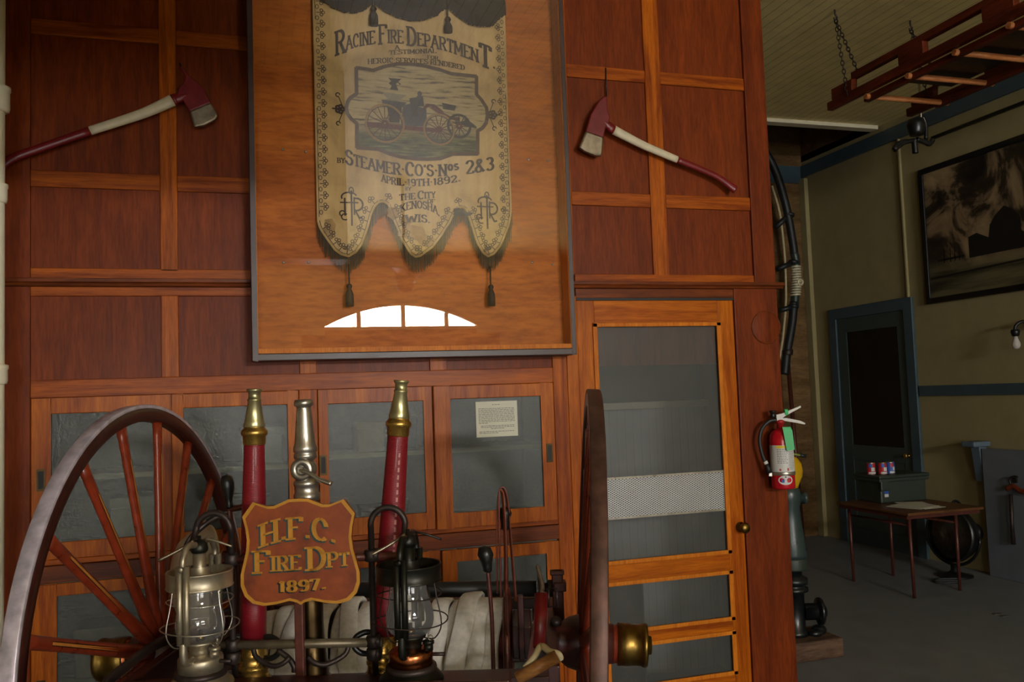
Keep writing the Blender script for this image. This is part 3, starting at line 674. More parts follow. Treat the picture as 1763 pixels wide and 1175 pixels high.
# trefoil braid along the edges
bd = MB()
def trefoil(cx, cz, ang):
    for k in (-1, 0, 1):
        a = ang+k*1.35; stroke(bd, ringp(cx+.0105*cos(a), cz+.0105*sin(a), .0068, .0068, 8), .0032, .0032)
    a = ang+PI; stroke(bd, [(cx, cz), (cx+.02*cos(a), cz+.02*sin(a))], .0035, .0032)
z = 3.60
while z > 2.46:
    trefoil(BX0+.036, z, 0); stroke(bd, ringp(BX0+.019, z-.026, .007, .010, 8), .0028, .0032)
    trefoil(BX1-.036, z+.01, PI); stroke(bd, ringp(BX1-.019, z-.016, .007, .010, 8), .0028, .0032); z -= .0525
stroke(bd, [(BX0+.010, 3.8), (BX0+.010, 2.45)], .0025); stroke(bd, [(BX1-.010, 3.8), (BX1-.010, 2.5)], .0025)
acc = 0
for (xa, za), (xb, zb) in zip(OUT, OUT[1:]):
    l = math.hypot(xb-xa, zb-za); tx, tz = (xb-xa)/l, (zb-za)/l; s0 = 0
    stroke(bd, [(xa-tz*.012, za+tx*.012), (xb-tz*.012, zb+tx*.012)], .0026)
    while acc+l-s0 > .042 if s0 == 0 else l-s0 > .042:
        s0 = s0+.042-acc if acc else s0+.042; acc = 0
        if s0 > l: break
        trefoil(xa+tx*s0-tz*.034, za+tz*s0+tx*.034, math.atan2(tx, -tz))
    acc = (acc+l) if s0 == 0 else max(0, l-s0)
bd.build('braid', BRN, ban)
# the woven picture of a steam pumper in its frame
pc = MB()
FRM = [(.508, 3.146), (.560, 3.143), (.585, 3.140), (.64, 3.163), (.70, 3.180), (.76, 3.184), (.83, 3.180), (.90, 3.168), (.955, 3.153), (1.078, 3.150), (1.075, 3.062), (1.10, 3.035), (1.122, 3.0), (1.126, 2.965), (1.118, 2.925), (1.10, 2.90), (1.075, 2.884), (1.071, 2.772), (.985, 2.768), (.95, 2.766), (.89, 2.742), (.83, 2.735), (.77, 2.734), (.70, 2.740), (.65, 2.752), (.60, 2.770), (.503, 2.773), (.505, 2.885), (.48, 2.905), (.463, 2.93), (.458, 2.955), (.466, 2.985), (.48, 3.005), (.507, 3.024)]
pc.add([bp(.77, 2.96, .0016)]+[bp(x, z, .0016) for x, z in FRM], [(0, 1+k, 1+(k+1) % len(FRM)) for k in range(len(FRM))], False, 0)
stroke(pc, FRM+[FRM[0], FRM[1]], .017, .0034, 1)
skym = NT('woven_sky'); v = skym.coords((1, 1, 9), False)
tcn = skym.add('ShaderNodeTexCoord'); sp = skym.add('ShaderNodeSeparateXYZ'); skym.link(tcn.outputs['Object'], sp.inputs[0])
c1_ = skym.ramp(skym.noise(v, 9, 4, .6), [(.36, L('#4d4234')), (.46, L('#a08c5c')), (.62, L('#ac986a'))])
mr = skym.add('ShaderNodeMapRange'); mr.inputs['From Min'].default_value = 2.83; mr.inputs['From Max'].default_value = 2.90; skym.link(sp.outputs[2], mr.inputs['Value'])
c2_ = skym.ramp(skym.noise(v, 12, 3), [(.35, L('#2c2f1d')), (.55, L('#5d5c38')), (.7, L('#8c8457'))])
mx = skym.add('ShaderNodeMix', data_type='RGBA'); skym.link(mr.outputs[0], mx.inputs['Factor']); skym.link(c2_, mx.inputs['A']); skym.link(c1_, mx.inputs['B']); skym.link(mx.outputs['Result'], skym.b.inputs['Base Color']); skym.b.inputs['Roughness'].default_value = .7
# engine: 2 dark, 3 maroon, 4 gold ring, 5 grey
def poly(pts, mi, off): pc.add([bp(x, z, off) for x, z in pts], [tuple(range(len(pts)))], False, mi)
poly([(.62, 3.005), (.74, 3.0), (.735, 2.985), (.715, 2.975), (.70, 2.90), (.655, 2.90), (.645, 2.975), (.625, 2.985)], 2, .0020)
poly([(.655, 3.11), (.715, 3.11), (.70, 3.095), (.715, 3.085), (.695, 3.075), (.71, 3.055), (.66, 3.055), (.67, 3.075), (.655, 3.085), (.668, 3.095)], 2, .0021)
poly([(.625, 3.04), (.74, 3.035), (.72, 3.02), (.70, 3.005), (.66, 3.005), (.64, 3.02)], 5, .0021)
poly([(.54, 2.895), (.90, 2.885), (.90, 2.865), (.54, 2.872)], 3, .0022)
poly([(.72, 2.985), (.77, 3.0), (.79, 2.985), (.83, 2.975), (.83, 2.89), (.71, 2.89)], 6, .0021)
poly([(.75, 3.02), (.765, 2.94), (.79, 2.93), (.79, 3.03)], 2, .0023)
poly([(.80, 2.96), (.84, 2.985), (.865, 2.97), (.93, 2.93), (.99, 2.925), (.99, 2.945), (.93, 2.955), (.87, 3.0), (.83, 3.0)], 3, .0023)
poly([(.905, 3.01), (.975, 3.0), (.965, 2.975), (.91, 2.98)], 2, .0024); poly([(.93, 2.965), (1.03, 2.935), (1.07, 2.905), (1.07, 2.895), (.93, 2.92)], 2, .0023)
poly(ringp(.80, 3.045, .011, .014, 10)[:-1], 2, .0024); poly([(.787, 3.035), (.815, 3.035), (.82, 2.985), (.78, 2.985)], 2, .0024)
for cx, cz, r, nsp, gm in ((.633, 2.894, .088, 16, 4), (.985, 2.902, .055, 12, 2), (.888, 2.880, .072, 14, 4)):
    for k in range(nsp):
        a = 2*PI*k/nsp; stroke(pc, [(cx+.01*cos(a), cz+.01*sin(a)), (cx+r*.93*cos(a), cz+r*.93*sin(a))], .0042, .0036, 3 if gm == 4 else 2)
    stroke(pc, ringp(cx, cz, r, r, 36), .009, .0038, gm); stroke(pc, ringp(cx, cz, r*.9, r*.9, 36), .004, .0037, 2); stroke(pc, ringp(cx, cz, .010, .010, 10), .012, .0039, 3)
pc.build('woven_picture', [skym.m, PLUM, simple('woven_dark', '#35322e', .7), simple('woven_maroon', '#54302a', .7), simple('woven_gold', '#8a6a3e', .7), simple('woven_grey', '#7d7358', .7), simple('woven_blue', '#45433f', .7)], ban)
# valance, fringe, tassels
vl = MB(); vpts = [(.318, 3.47), (.36, 3.449), (.40, 3.42), (.44, 3.407), (.50, 3.405), (.545, 3.425), (.58, 3.455), (.595, 3.462), (.64, 3.43), (.70, 3.405), (.77, 3.398), (.83, 3.408), (.89, 3.435), (.93, 3.468), (.95, 3.472), (.985, 3.44), (1.04, 3.408), (1.10, 3.398), (1.16, 3.405), (1.20, 3.45), (1.231, 3.47)]
for (xa, za), (xb, zb) in zip(vpts, vpts[1:]):
    vl.add([(xa, yb(xa, za)-.012, za), (xb, yb(xb, zb)-.012, zb), (xb, yb(xb, 3.8)-.012, 3.8), (xa, yb(xa, 3.8)-.012, 3.8)], [(0, 1, 2, 3)], True)
x = .32
while x < 1.23:
    for (xa, za), (xb, zb) in zip(vpts, vpts[1:]):
        if xa <= x < xb: zz = za+(zb-za)*(x-xa)/(xb-xa)
    l = random.uniform(.004, .012); vl.quad((x, yb(x, zz)-.013, zz+.05), (x+.004, yb(x, zz)-.014, zz+.05), (x+.004, yb(x, zz)-.014, zz-l), (x, yb(x, zz)-.013, zz-l)); x += .0038
v_ = vl.build('valance', simple('valance_dark', '#2a2016', .75, 0, .4, 90, .4), ban)
so = v_.modifiers.new('thick', 'SOLIDIFY'); so.thickness = .003; so.offset = 1
fg = MB(); x = BX0
while x < BX1:
    z0 = zbot(x)+.010
    if x < .36 or x > 1.20: l = random.uniform(.06, .10)
    else: l = random.uniform(.065, .085)
    sw = random.uniform(-.003, .003); y0 = yb(x, z0)+.002
    fg.quad((x, y0, z0), (x+.0026, y0, z0), (x+.0026+sw, y0+.003, z0-l), (x+sw, y0+.003, z0-l)); x += .0030
fg.build('fringe', simple('fringe_olive', '#39331f', .8, 0, .3, 80), ban)
def tassel(x, z, l, w):
    m = MB().tube([(x, yb(x, z)-.014, z+.10), (x, yb(x, z)-.016, z)], .004, 6)
    m.lathe([(.0, .012), (w*.5, .010), (w*.72, 0), (w*.45, -.012), (w*.62, -.018), (w*.95, -.034), (w, -l*.7), (w*.96, -l), (0, -l)], (x, yb(x, z)-.018, z), (0, 0, 1), 16)
    m.build('tassel', DBR, ban)
tassel(.592, 3.425, .078, .021); tassel(.942, 3.408, .062, .021); tassel(.452, 2.135, .09, .019); tassel(1.112, 2.135, .09, .019)
MB().cyl((.26, 3.90, 3.80), (1.29, 3.90, 3.80), .012).build('pole', MT['brass'], ban)

# ================================================================ FIRE AXES ON THE PANELLING
def axe(label, head, blade, cent, half, nwhite, Yp, sgn, wire):
    t = thing('fire_axe', label, 'axe')
    W3 = lambda p, y=Yp: wp(p[0], p[1], y)
    MB().prism([W3(p) for p in head], (0, .028, 0)).build('head', MT['axe_red'], t, bevel=.006)
    MB().prism([W3(p, Yp-.0006) for p in blade], (0, .0252, 0)).build('blade', MT['steel'], t, bevel=.009)
    c = spline([W3(p, Yp+.012) for p in cent], 5); k = 5
    hw = []
    for i in range(len(half)-1): hw += [half[i]+(half[i+1]-half[i])*j/k for j in range(k)]
    hw.append(half[-1]); a, b = nwhite[0]*k, nwhite[1]*k
    up = (0, 0, 1)
    if a > 0: MB().tube(c[:a+1], hw[:a+1], 14, flat=.62, up=up).build('collar', MT['axe_red'], t)
    MB().tube(c[a:b+1], [h*1.03 for h in hw[a:b+1]], 14, flat=.62, up=up).build('white_sleeve', MT['axe_white'], t)
    MB().tube(c[b:], hw[b:], 14, flat=.62, up=up).build('handle', MT['axe_red'], t)
    MB().tube([W3(p, YW-.004) for p in wire], .0035, 6).build('hook', MT['black'], t)
    return t
axe('red axe with white sleeve hanging left of the banner case', [(307, 111), (315, 116), (327, 131), (344, 145), (351, 152), (355, 162), (363, 177), (326, 192), (315, 173), (305, 164), (307, 150), (317, 140), (318, 130)],
    [(362.5, 175.5), (376, 198), (371, 206), (353, 215.5), (334, 219.5), (325.5, 190.5)],
    [(322, 164), (304, 170), (297, 173), (250, 194), (200, 211), (155, 225.5), (84, 250), (28, 270), (7, 283), (-15, 303)], [.020, .023, .026, .0215, .0195, .0185, .018, .018, .019, .022], (2, 5), 3.895, 1, [(309, 108), (316, 125)])
axe('red axe with white sleeve hanging right of the banner case', [(1045, 164.5), (1038, 167), (1031, 174), (1017, 197), (1009, 226), (1040, 237), (1043, 221), (1049, 212), (1051, 200), (1047, 192), (1046.5, 178)],
    [(1009.2, 225), (997.5, 253), (1008, 261), (1026, 268), (1037, 268.5), (1040.2, 236)],
    [(1038, 209), (1049, 218), (1057, 224), (1103, 248), (1135, 262), (1166, 275), (1198, 288), (1234, 304), (1253, 317), (1266, 327)], [.019, .022, .024, .0205, .019, .018, .0165, .0155, .018, .024], (2, 5), 3.895, -1, [(1043, 117), (1044, 166)])

# ================================================================ white water pipe at the left edge
wpipe = thing('water_pipe', 'white painted standing pipe with fittings at the left edge', 'pipe', (-.915, 3.75, 0))
MB().cyl((0, 0, 0), (0, 0, ZC-.002), .033, n=24).build('pipe', MT['whitepaint'], wpipe)
for z0, z1, r in ((2.80, 2.90, .050), (2.44, 2.515, .042), (1.735, 1.81, .044)):
    MB().lathe([(.034, z0-.004), (r*.94, z0), (r, z0+.012), (r, z1-.022), (r*1.06, z1-.018), (r*1.06, z1-.004), (.034, z1)], n=24).build('coupling', MT['whitepaint'], wpipe)
# ================================================================ THE HOSE CART
CTH = .323
cart = thing('hose_cart', 'two-wheeled maroon hose cart with tall spoked wheels and name shield', 'hose cart', (.38, 2.882, 0), (0, 0, -CTH))
HZ = .803
def cb(mb, name, mat, parent=None, bevel=0, **k): return mb.build(name, mat, parent or cart, bevel, **k)
def wheel(side, tyremat, tilt=.06, toe=0):
    wm = Matrix.Translation((side*.682, 0, .818)) @ Matrix.Rotation(-toe, 4, 'Z') @ Matrix.Rotation(side*tilt, 4, 'Y')
    def xf(mb):
        mb.v = [tuple(wm @ Vector(v)) for v in mb.v]; return mb
    ax = Vector((side, 0, 0)); R = .818; o = Vector((0, 0, 0))
    fel = MB().lathe([(R-.055, .004), (R-.050, -.001), (R-.014, -.001), (R-.012, .002), (R-.012, .038), (R-.050, .041), (R-.055, .036), (R-.055, .004)], o, ax, 96, caps=False)
    w = xf(fel).build('wheel', MT['cart_wood'], cart)
    ty = MB().lathe([(R-.0125, 0), (R-.003, -.0015), (R, .002), (R, .039), (R-.003, .0425), (R-.0125, .041)], o, ax, 96, caps=False)
    xf(ty).build('tyre', tyremat, w)
    hub = MB().lathe([(.02, -.105), (.064, -.105), (.068, -.09), (.068, -.075), (.060, -.07), (.078, -.045), (.088, -.01), (.088, .035), (.074, .06), (.062, .075), (.062, .10), (.058, .10)], o, ax, 36, caps=False)
    xf(hub).build('hub', simple('hub_paint', '#3c1410', .35), w)
    cp = MB().lathe([(.059, .070), (.059, .115), (.061, .118)], o, ax, 36, caps=False)
    xf(cp).build('hub_sleeve', MT['copper'] if side < 0 else MT['spoke'], w)
    br = MB().lathe([(.060, .112), (.066, .114), (.066, .152), (.064, .156), (.064, .190), (.067, .192), (.069, .200), (.066, .208), (.03, .210), (.028, .222), (0, .223)], o, ax, 36)
    xf(br).build('hub_cap', MT['brass_dull'], w)
    for k in range(18):
        a = math.radians(18.7+20*k); d = Vector((0, -cos(a), sin(a))); n_ = Vector((0, sin(a), cos(a)))
        p0 = ax*.006+d*.078; p1 = ax*.020+d*(R-.052)
        m = MB(); rs = [.026, .0245, .021, .0185, .018, .0185, .021]; ts = [0, .08, .25, .5, .8, .93, 1]
        m.tube([p0+(p1-p0)*t for t in ts], rs, 12, flat=.72, up=n_)
        # painted line let into the front of the spoke: gold with black edges
        e = (p1-p0).normalized(); ins = -ax
        for off, hw_, mi in ((.0002, .0062, 2), (.0006, .0038, 1)):
            q = lambda t, s: p0+(p1-p0)*t+n_*s+ins*(.0165-.004*min(1, t*3)+off)*1.0
            for t0, t1 in ((.24, .5), (.5, .84)): m.quad(q(t0, -hw_), q(t0, hw_), q(t1, hw_), q(t1, -hw_), mi)
        xf(m).build('spoke', [MT['spoke'], MT['spoke_gold'], MT['black']], w)
    return w
wheel(-1, MT['tyre']); wheel(1, MT['tyre_brown'], .06, .036)
cb(MB().box(-.62, .62, -.03, .03, HZ-.035, HZ+.03), 'axle', MT['cart_wood'], bevel=.006)
for s_ in (-1, 1):
    fy = -.74 if s_ < 0 else -.42
    rl = MB().prism([(s_*.565, fy, .875), (s_*.565, -.10, .882), (s_*.565, .60, .86), (s_*.565, .60, .79), (s_*.565, -.05, .80), (s_*.565, fy, .79)], (s_*.035, 0, 0))
    cb(rl, 'side_rail', MT['cart_wood'], bevel=.005)
    cb(MB().box(s_*.545-.025, s_*.545+.025, .55, .60, .0, .80), 'rear_prop', MT['cart_wood'], bevel=.005)
    if s_ < 0: cb(MB().tube(spline([(s_*.60, -.02, .885), (s_*.60, -.10, .90), (s_*.585, -.30, .925), (s_*.55, -.62, .935), (s_*.53, -.70, .93)], 5), .017, 8, flat=.5), 'strap_iron', MT['iron'])
    cb(MB().lathe([(0, .02), (.014, .02), (.018, .012), (.018, 0)], (s_*.60, -.02, .885), (0, -.4, 1), 14), 'bolt', MT['iron'])
# tray across the front with low lip
TZ = .905; PZ = .866
cb(MB().box(-.53, .47, -.69, -.54, TZ-.025, TZ), 'tray', MT['cart_wood'], bevel=.004)
cb(MB().box(-.57, .57, -.48, -.40, PZ-.05, PZ), 'front_bar', MT['cart_wood'], bevel=.004)
cb(MB().box(-.53, .47, -.705, -.685, TZ-.06, .930), 'tray_lip', MT['cart_wood'], bevel=.004)
cb(MB().box(-.56, .59, .45, .55, .82, .86), 'cross_board', MT['cart_wood'], bevel=.004)
# tongue to the rear
cb(MB().box(-.03, .03, .1, .55, .76, .81), 'tongue', MT['cart_wood'], bevel=.006)
# reel: drum, flanged spoked ends
rl = MB().cyl((-.36, 0, HZ), (.44, 0, HZ), .10, n=28)
cb(rl, 'reel_drum', MT['cart_wood'])
for x in (-.37, .445):
    m = MB().tube(arcpts((x, 0, HZ), .185, 0, 2*PI, 40, (0, 1, 0), (0, 0, 1))[:-1], .011, 8, True)
    for k in range(8):
        a = 2*PI*k/8; m.cyl((x, .06*cos(a), HZ+.06*sin(a)), (x, .182*cos(a), HZ+.182*sin(a)), .008, n=8)
    m.lathe([(.07, -.012), (.07, .012)], (x, 0, HZ), (1, 0, 0), 24)
    cb(m, 'reel_flange', MT['redbrown_iron'])
# rack of upright irons and pipes across the front
for x, top in ((-.277, 1.300), (.103, 1.300)):
    sg = 1 if x > 0 else -1
    pts = [(x, -.48, .885), (x, -.50, .98), (x, -.50, 1.28)]+[tuple(p) for p in arcpts((x+sg*.047, -.505, 1.285), .047, PI if sg > 0 else 0, PI*.02 if sg > 0 else PI*.98, 12)]+[(x+sg*.094, -.53, 1.262), (x+sg*.090, -.56, 1.248)]
    cb(MB().tube(pts, .0085, 10, up=(0, 1, 0)), 'lantern_hook', MT['iron'])
    for z in (1.205, .978, .945):
        m = MB().lathe([(.016, -.016), (.020, -.012), (.020, .012), (.016, .016)], (x, -.50, z), (0, 0, 1), 14).lathe([(.004, -.030), (.019, -.02), (.019, -.008), (.012, -.006)], (x+sg*.026, -.50, z), (1, 0, 0), 14)
        cb(m, 'clamp', MT['iron'])
    cb(MB().lathe([(.022, 0), (.03, .004), (.02, .016), (.012, .02)], (x, -.48, PZ), (0, 0, 1), 14), 'foot', MT['iron'])
cb(MB().cyl((-.335, -.50, 1.205), (.180, -.50, 1.200), .0115, n=14), 'upper_bar', MT['redbrown_iron'])
cb(MB().cyl((-.31, -.50, .978), (.128, -.50, .974), .0120, n=14), 'lower_bar', simple('worn_bar', '#6b604c', .4, .5, .25, 30))
cb(MB().box(-.104, -.080, -.522, -.498, PZ-.03, 1.12), 'shield_post', MT['redbrown_iron'], bevel=.003)
for cx in (-.17, -.02):
    sg = 1 if cx > -.1 else -1
    cb(MB().tube(spline([(cx+sg*.055, -.49, .975), (cx+sg*.045, -.50, .945), (cx, -.515, .925), (cx-sg*.03, -.52, .93), (cx-sg*.05, -.515, .945)], 5), .007, 8), 'brace', MT['iron'])
cb(MB().tube(spline([(-.155, -.50, .96), (-.125, -.505, .94), (-.11, -.51, .92), (-.11, -.51, .906)], 5), .008, 8), 'brace', MT['iron'])
# ---- shield with painted lettering
def shield_outline():
    half = [(.0, .136), (.026, .135), (.048, .126), (.066, .119), (.086, .119), (.110, .127), (.121, .131), (.150, .094), (.143, .066), (.139, .035), (.142, .005), (.150, -.025), (.158, -.055), (.158, -.082), (.148, -.108), (.128, -.126), (.100, -.133), (.066, -.130), (.030, -.122), (.010, -.127), (0, -.133)]
    r = half[1:-1]
    return half[:1]+r+half[-1:]+[(-x, z) for x, z in reversed(r)]
SO = shield_outline(); SC = Vector((-.078, -.552, 1.228)); SRX = .985
SH = lambda x, z, off=0: (SC.x+x*1.0-.008*z, SC.y-off, SC.z+z*1.03+.035*x*0)
sm_ = MB(); sm_.prism([SH(x, z) for x, z in SO], (0, .014, 0))
leathers = NT('shield_paint'); v = leathers.coords((1, 1, 1)); leathers.link(leathers.ramp(leathers.noise(v, 9, 6, .65), [(.25, L('#4a1d10')), (.5, L('#7c3615')), (.75, L('#94491c'))]), leathers.b.inputs['Base Color']); leathers.b.inputs['Roughness'].default_value = .38
shd = cb(sm_, 'name_shield', leathers.m, bevel=.002)
GOLD = simple('gold_leaf', '#b8812a', .4, .3, .12, 40, 0); TEALS = simple('letter_shadow', '#2a3c38', .5); SBLACK = simple('letter_black', '#17100b', .5)
bm_ = MB(); n = len(SO)
for i in range(n):
    (xa, za), (xb, zb) = SO[i], SO[(i+1) % n]; k = .945
    bm_.quad(SH(xa, za, .0008), SH(xb, zb, .0008), SH(xb*k, zb*k, .0008), SH(xa*k, za*k, .0008))
bm_.build('gold_border', GOLD, shd)
lg, ls, lb = MB(), MB(), MB()
def sput(text, x0, x1, z0, zm, z1, h, scales, sh, thick=.2, dx=-.004, dz=-.004):
    f = arcline(x0, z0, (x0+x1)/2, zm, x1, z1)
    letters(sh, text, lambda u, v_: SH(f(u)[0]+dx, f(u)[1]+v_+dz, .0012), h, thick+.04, .11, .3, .1, scales)
    letters(lg, text, lambda u, v_: SH(f(u)[0], f(u)[1]+v_, .0020), h, thick, .09, .3, .1, scales)
sput('H.F.C.', -.102, .098, .018, .036, .020, .048, [1.15, 1, 1.1, 1, 1.1, 1], ls)
sput('FIRE DPT', -.120, .132, -.046, -.043, -.036, .036, [1.5, 1, 1, 1, .5, 1.55, 1, .9], ls)
sput('1897.', -.056, .068, -.099, -.098, -.094, .027, [1]*5, lb, .24, -.005, -.003)
ls.build('letter_shadow', TEALS, shd); lb.build('letter_shadow', SBLACK, shd); lg.build('lettering', GOLD, shd)
cb(MB().obox((-.09, -.533, 1.13), (.03, 0, 0), (0, .006, 0), (0, 0, .012)), 'shield_clip', MT['iron'])
# ---- bell-mouthed gong at the left, levers, brake shaft
gx, gy, gz = -.475, -.15, 1.10
cb(MB().lathe([(.155, 0), (.157, .006), (.152, .012), (.148, .03), (.135, .062), (.108, .090), (.072, .105), (.03, .112), (0, .113)], (gx+.004, gy, gz-.005), (-.84, -.53, .06), 40, caps=False), 'gong', simple('gong_bronze', '#b5ab90', .35, .45, .15, 12, .03))
cb(MB().tube([(gx+.03, gy, gz), (gx+.08, gy+.05, gz-.1), (-.345, gy+.1, .86)], .012, 8), 'gong_bracket', MT['iron'])
def lever(path, knob, kr, r=.009):
    o = cb(MB().tube(spline(path, 5), r, 8, flat=.7, up=(0, 1, 0)), 'lever', MT['redbrown_iron'])
    p0 = Vector(path[0]); d = (p0-Vector(path[1])).normalized()
    MB().lathe([(.010, 0), (.013, .006), (.010, .016), (kr*.62, .03), (kr*.95, .06), (kr, .076), (kr*.75, .094), (0, .101)] if knob == 'handle' else [(.009, -.03), (.014, -.025), (.014, -.012), (kr*.7, 0), (kr, kr*.9), (kr*.75, kr*1.7), (0, kr*2)], p0, d, 20).build('knob', MT['black'], o)
lever([(-.352, -.30, 1.318), (-.348, -.30, 1.27), (-.335, -.30, 1.12), (-.33, -.30, .95), (-.33, -.28, .82)], 'handle', .020, .011)
cb(MB().tube(spline([(-.352, -.302, 1.315), (-.30, -.302, 1.322), (-.24, -.30, 1.315)], 5), .009, 8), 'lever_link', MT['redbrown_iron'])
cb(MB().tube(spline([(-.352, -.304, 1.310), (-.40, -.34, 1.285), (-.445, -.37, 1.24), (-.47, -.36, 1.18)], 5), .008, 8, flat=.6), 'lever_link', MT['iron'])
lever([(.400, -.30, 1.140), (.404, -.30, 1.10), (.410, -.30, .98), (.409, -.29, .80)], 'ball', .024, .009)
lever([(.455, -.20, 1.245), (.455, -.20, 1.20), (.452, -.18, 1.05), (.45, -.16, .82)], 'ball', .021, .008)
bs = MB().cyl((-.26, .25, .955), (.54, .25, .938), .027, n=20)
bsh = cb(bs, 'winding_shaft', MT['rubber'])
MB().lathe([(.055, 0), (.055, .008)], (.545, .25, .938), (1, 0, 0), 24).lathe([(.02, .008), (.02, .03), (.03, .034), (.03, .05), (.014, .054), (.014, .075)], (.545, .25, .938), (1, 0, 0), 16).build('shaft_flange', MT['iron'], bsh)
cb(MB().box(.595, .635, .235, .265, .80, 1.0).box(.590, .640, .230, .270, .985, 1.0).box(.600, .645, .22, .28, .93, .962), 'shaft_bracket', MT['redbrown_iron'], bevel=.004)
cb(MB().box(-.29, -.25, .235, .275, .80, .98), 'shaft_bracket', MT['redbrown_iron'], bevel=.004)
cb(MB().box(.46, .52, -.10, .12, .80, .90).box(.48, .50, -.12, -.10, .80, 1.0), 'reel_bearing', MT['cart_wood'], bevel=.005)
cb(MB().box(-.50, -.42, -.06, .12, .80, .88), 'reel_bearing', MT['cart_wood'], bevel=.005)

# ================================================================ canvas hose wound on the reel
def cloc(p): 
    q = Matrix.Rotation(-CTH, 4, 'Z') @ Vector(p); return (q.x+.38, q.y+2.882, q.z)
hs = thing('fire_hose', 'grey canvas fire hose wound flat on the cart\'s reel', 'hose', (.38, 2.882, 0), (0, 0, -CTH))
random.seed(21); hm = MB()
turns = [(-.325, .062, .138, .02), (-.26, .062, .150, -.02), (-.20, .062, .146, .03), (-.14, .06, .155, -.02), (-.075, .062, .148, .015), (-.01, .062, .156, .05), (.05, .062, .146, -.03), (.11, .062, .156, .02), (.17, .060, .150, -.03), (.225, .062, .157, .07), (.285, .064, .150, .06), (.345, .064, .160, .13), (.392, .06, .150, .10),
         (-.23, .062, .168, .16), (-.045, .06, .168, -.10), (.08, .06, .170, .12), (.30, .066, .176, .20)]
for x0, wd, r, tl in turns:
    n = 64; sec = [(-wd/2, 0), (-wd/2+.006, .0065), (0, .008), (wd/2-.006, .0065), (wd/2, 0), (wd/2-.006, -.0065), (0, -.008), (-wd/2+.006, -.0065)]
    vs = []
    for i in range(n):
        a = 2*PI*i/n; wob = .004*sin(3*a+x0*40)
        for sx, sr in sec:
            rr = r+sr+wob+.004*sin(9*a+x0*70)*(sx/wd); vs.append((x0+sx+tl*.16*sin(a+.4)+.003*sin(5*a+x0*90), rr*cos(a), HZ+rr*sin(a)))
    hm.add(vs, [(i*8+k, i*8+(k+1) % 8, ((i+1) % n)*8+(k+1) % 8, ((i+1) % n)*8+k) for i in range(n) for k in range(8)], True)
hm.build('hose_coil', MT['canvas'], hs)

# ================================================================ play pipes in the rack (brass nozzles, red cord winding)
def cord(name, c, rib=260):
    t = NT(name); tc = t.add('ShaderNodeTexCoord'); w = t.add('ShaderNodeTexWave', wave_type='BANDS', bands_direction='Z'); w.inputs['Scale'].default_value = rib/6.28*2; w.inputs['Distortion'].default_value = .4
    t.link(tc.outputs['Object'], w.inputs['Vector']); cc = L(c)
    t.link(t.ramp(w.outputs['Fac'], [(.2, sc(cc, .6)), (.6, cc)]), t.b.inputs['Base Color']); t.b.inputs['Roughness'].default_value = .45; t.b.inputs['Coat Weight'].default_value = .15
    t.bump(w.outputs['Fac'], .3, .002); return t.m
CORD = cord('red_cord', '#820f1c')
def tilt_to(dx, dy): return (math.atan2(-dy, 1), math.atan2(dx, 1), 0)
def playpipe(label, x, y, z0, rot, ztop, body, stripe=False):
    p = cloc((x, y, z0)); t = thing('play_pipe', label, 'nozzle pipe', p, (rot[0], rot[1], -CTH), 'play pipes in the cart rack')
    h = ztop-z0; b0, b1 = .115, h-.152
    if body == 'cord':
        MB().lathe([(.0345, b0), (.0345, b0+.08), (.0345, (b0+b1)/2), (.0285, b1-.01), (.0280, b1)], n=28).build('cord_winding', CORD, t)
    MB().lathe([(.049, 0), (.049, .006), (.043, .010), (.042, .030), (.046, .034), (.046, .040), (.040, .044), (.036, .060), (.038, .066), (.038, .075), (.034, .082), (.034, b0+.004)], n=32).build('coupling', MT['brass'], t)
    MB().lathe([(.0285, b1-.004), (.031, b1), (.031, b1+.020), (.0355, b1+.024), (.0365, b1+.030), (.0355, b1+.036), (.029, b1+.042), (.0285, b1+.046)], n=32, caps=False).build('nozzle_collar', MT['brass'], t)
    MB().lathe([(.0285, b1+.046), (.030, b1+.05), (.0265, b1+.062), (.0175, h-.035), (.0195, h-.033), (.0195, h-.029), (.017, h-.027), (.0165, h-.010), (.0205, h-.007), (.0215, h-.003), (.0205, h), (.0125, h), (.0125, h-.02)], n=32, caps=False).build('nozzle', MT['nozzle'], t)
    if stripe:
        m = MB()
        for k in range(22):
            z = b0+.06+(b1-b0-.10)*k/22
            r_ = .0352 if z < (b0+b1)/2 else .0352-(.0062)*(z-(b0+b1)/2)/((b1-b0)/2)
            m.lathe([(r_, z), (r_, z+.012)], n=6, caps=False, a0=-1.25, a1=-1.08)
        m.build('seam_lacing', simple('lacing_pale', '#b0706a', .5), t)
    for s_ in (-1, 1):
        MB().tube(spline([(s_*.035, -.012, .062), (s_*.060, -.022, .066), (s_*.078, -.024, .082), (s_*.076, -.02, .105), (s_*.055, -.012, .118), (s_*.034, -.006, .117)], 6), .008, 10).build('handle', MT['black'], t)
    return t
playpipe('brass nozzle pipe wound in red cord left of the shield', -.243, -.44, PZ, tilt_to(.020, -.0), 1.665, 'cord')
playpipe('tall brass nozzle pipe with laced red cover right of the shield', .113, -.44, PZ, tilt_to(.092, 0), 1.678, 'cord', True)
p = cloc((-.077, -.44, PZ))
vp = thing('valve_pipe', 'dark brass pipe with shut-off valve and nickel nozzle behind the shield', 'nozzle pipe', p, (0, -.016, -CTH), 'play pipes in the cart rack')
MB().lathe([(.048, 0), (.048, .006), (.043, .012), (.043, .045), (.039, .05), (.035, .10), (.0335, .16), (.0315, .485)], n=28).build('barrel', MT['brass_dark'], vp)
MB().lathe([(.033, 0.484), (.0365, 0.488), (.0365, 0.502), (.033, 0.506), (.033, 0.524), (.0355, 0.528), (.0355, 0.536), (.030, 0.543), (.024, 0.548)], n=28).build('collar', MT['nickel'], vp)
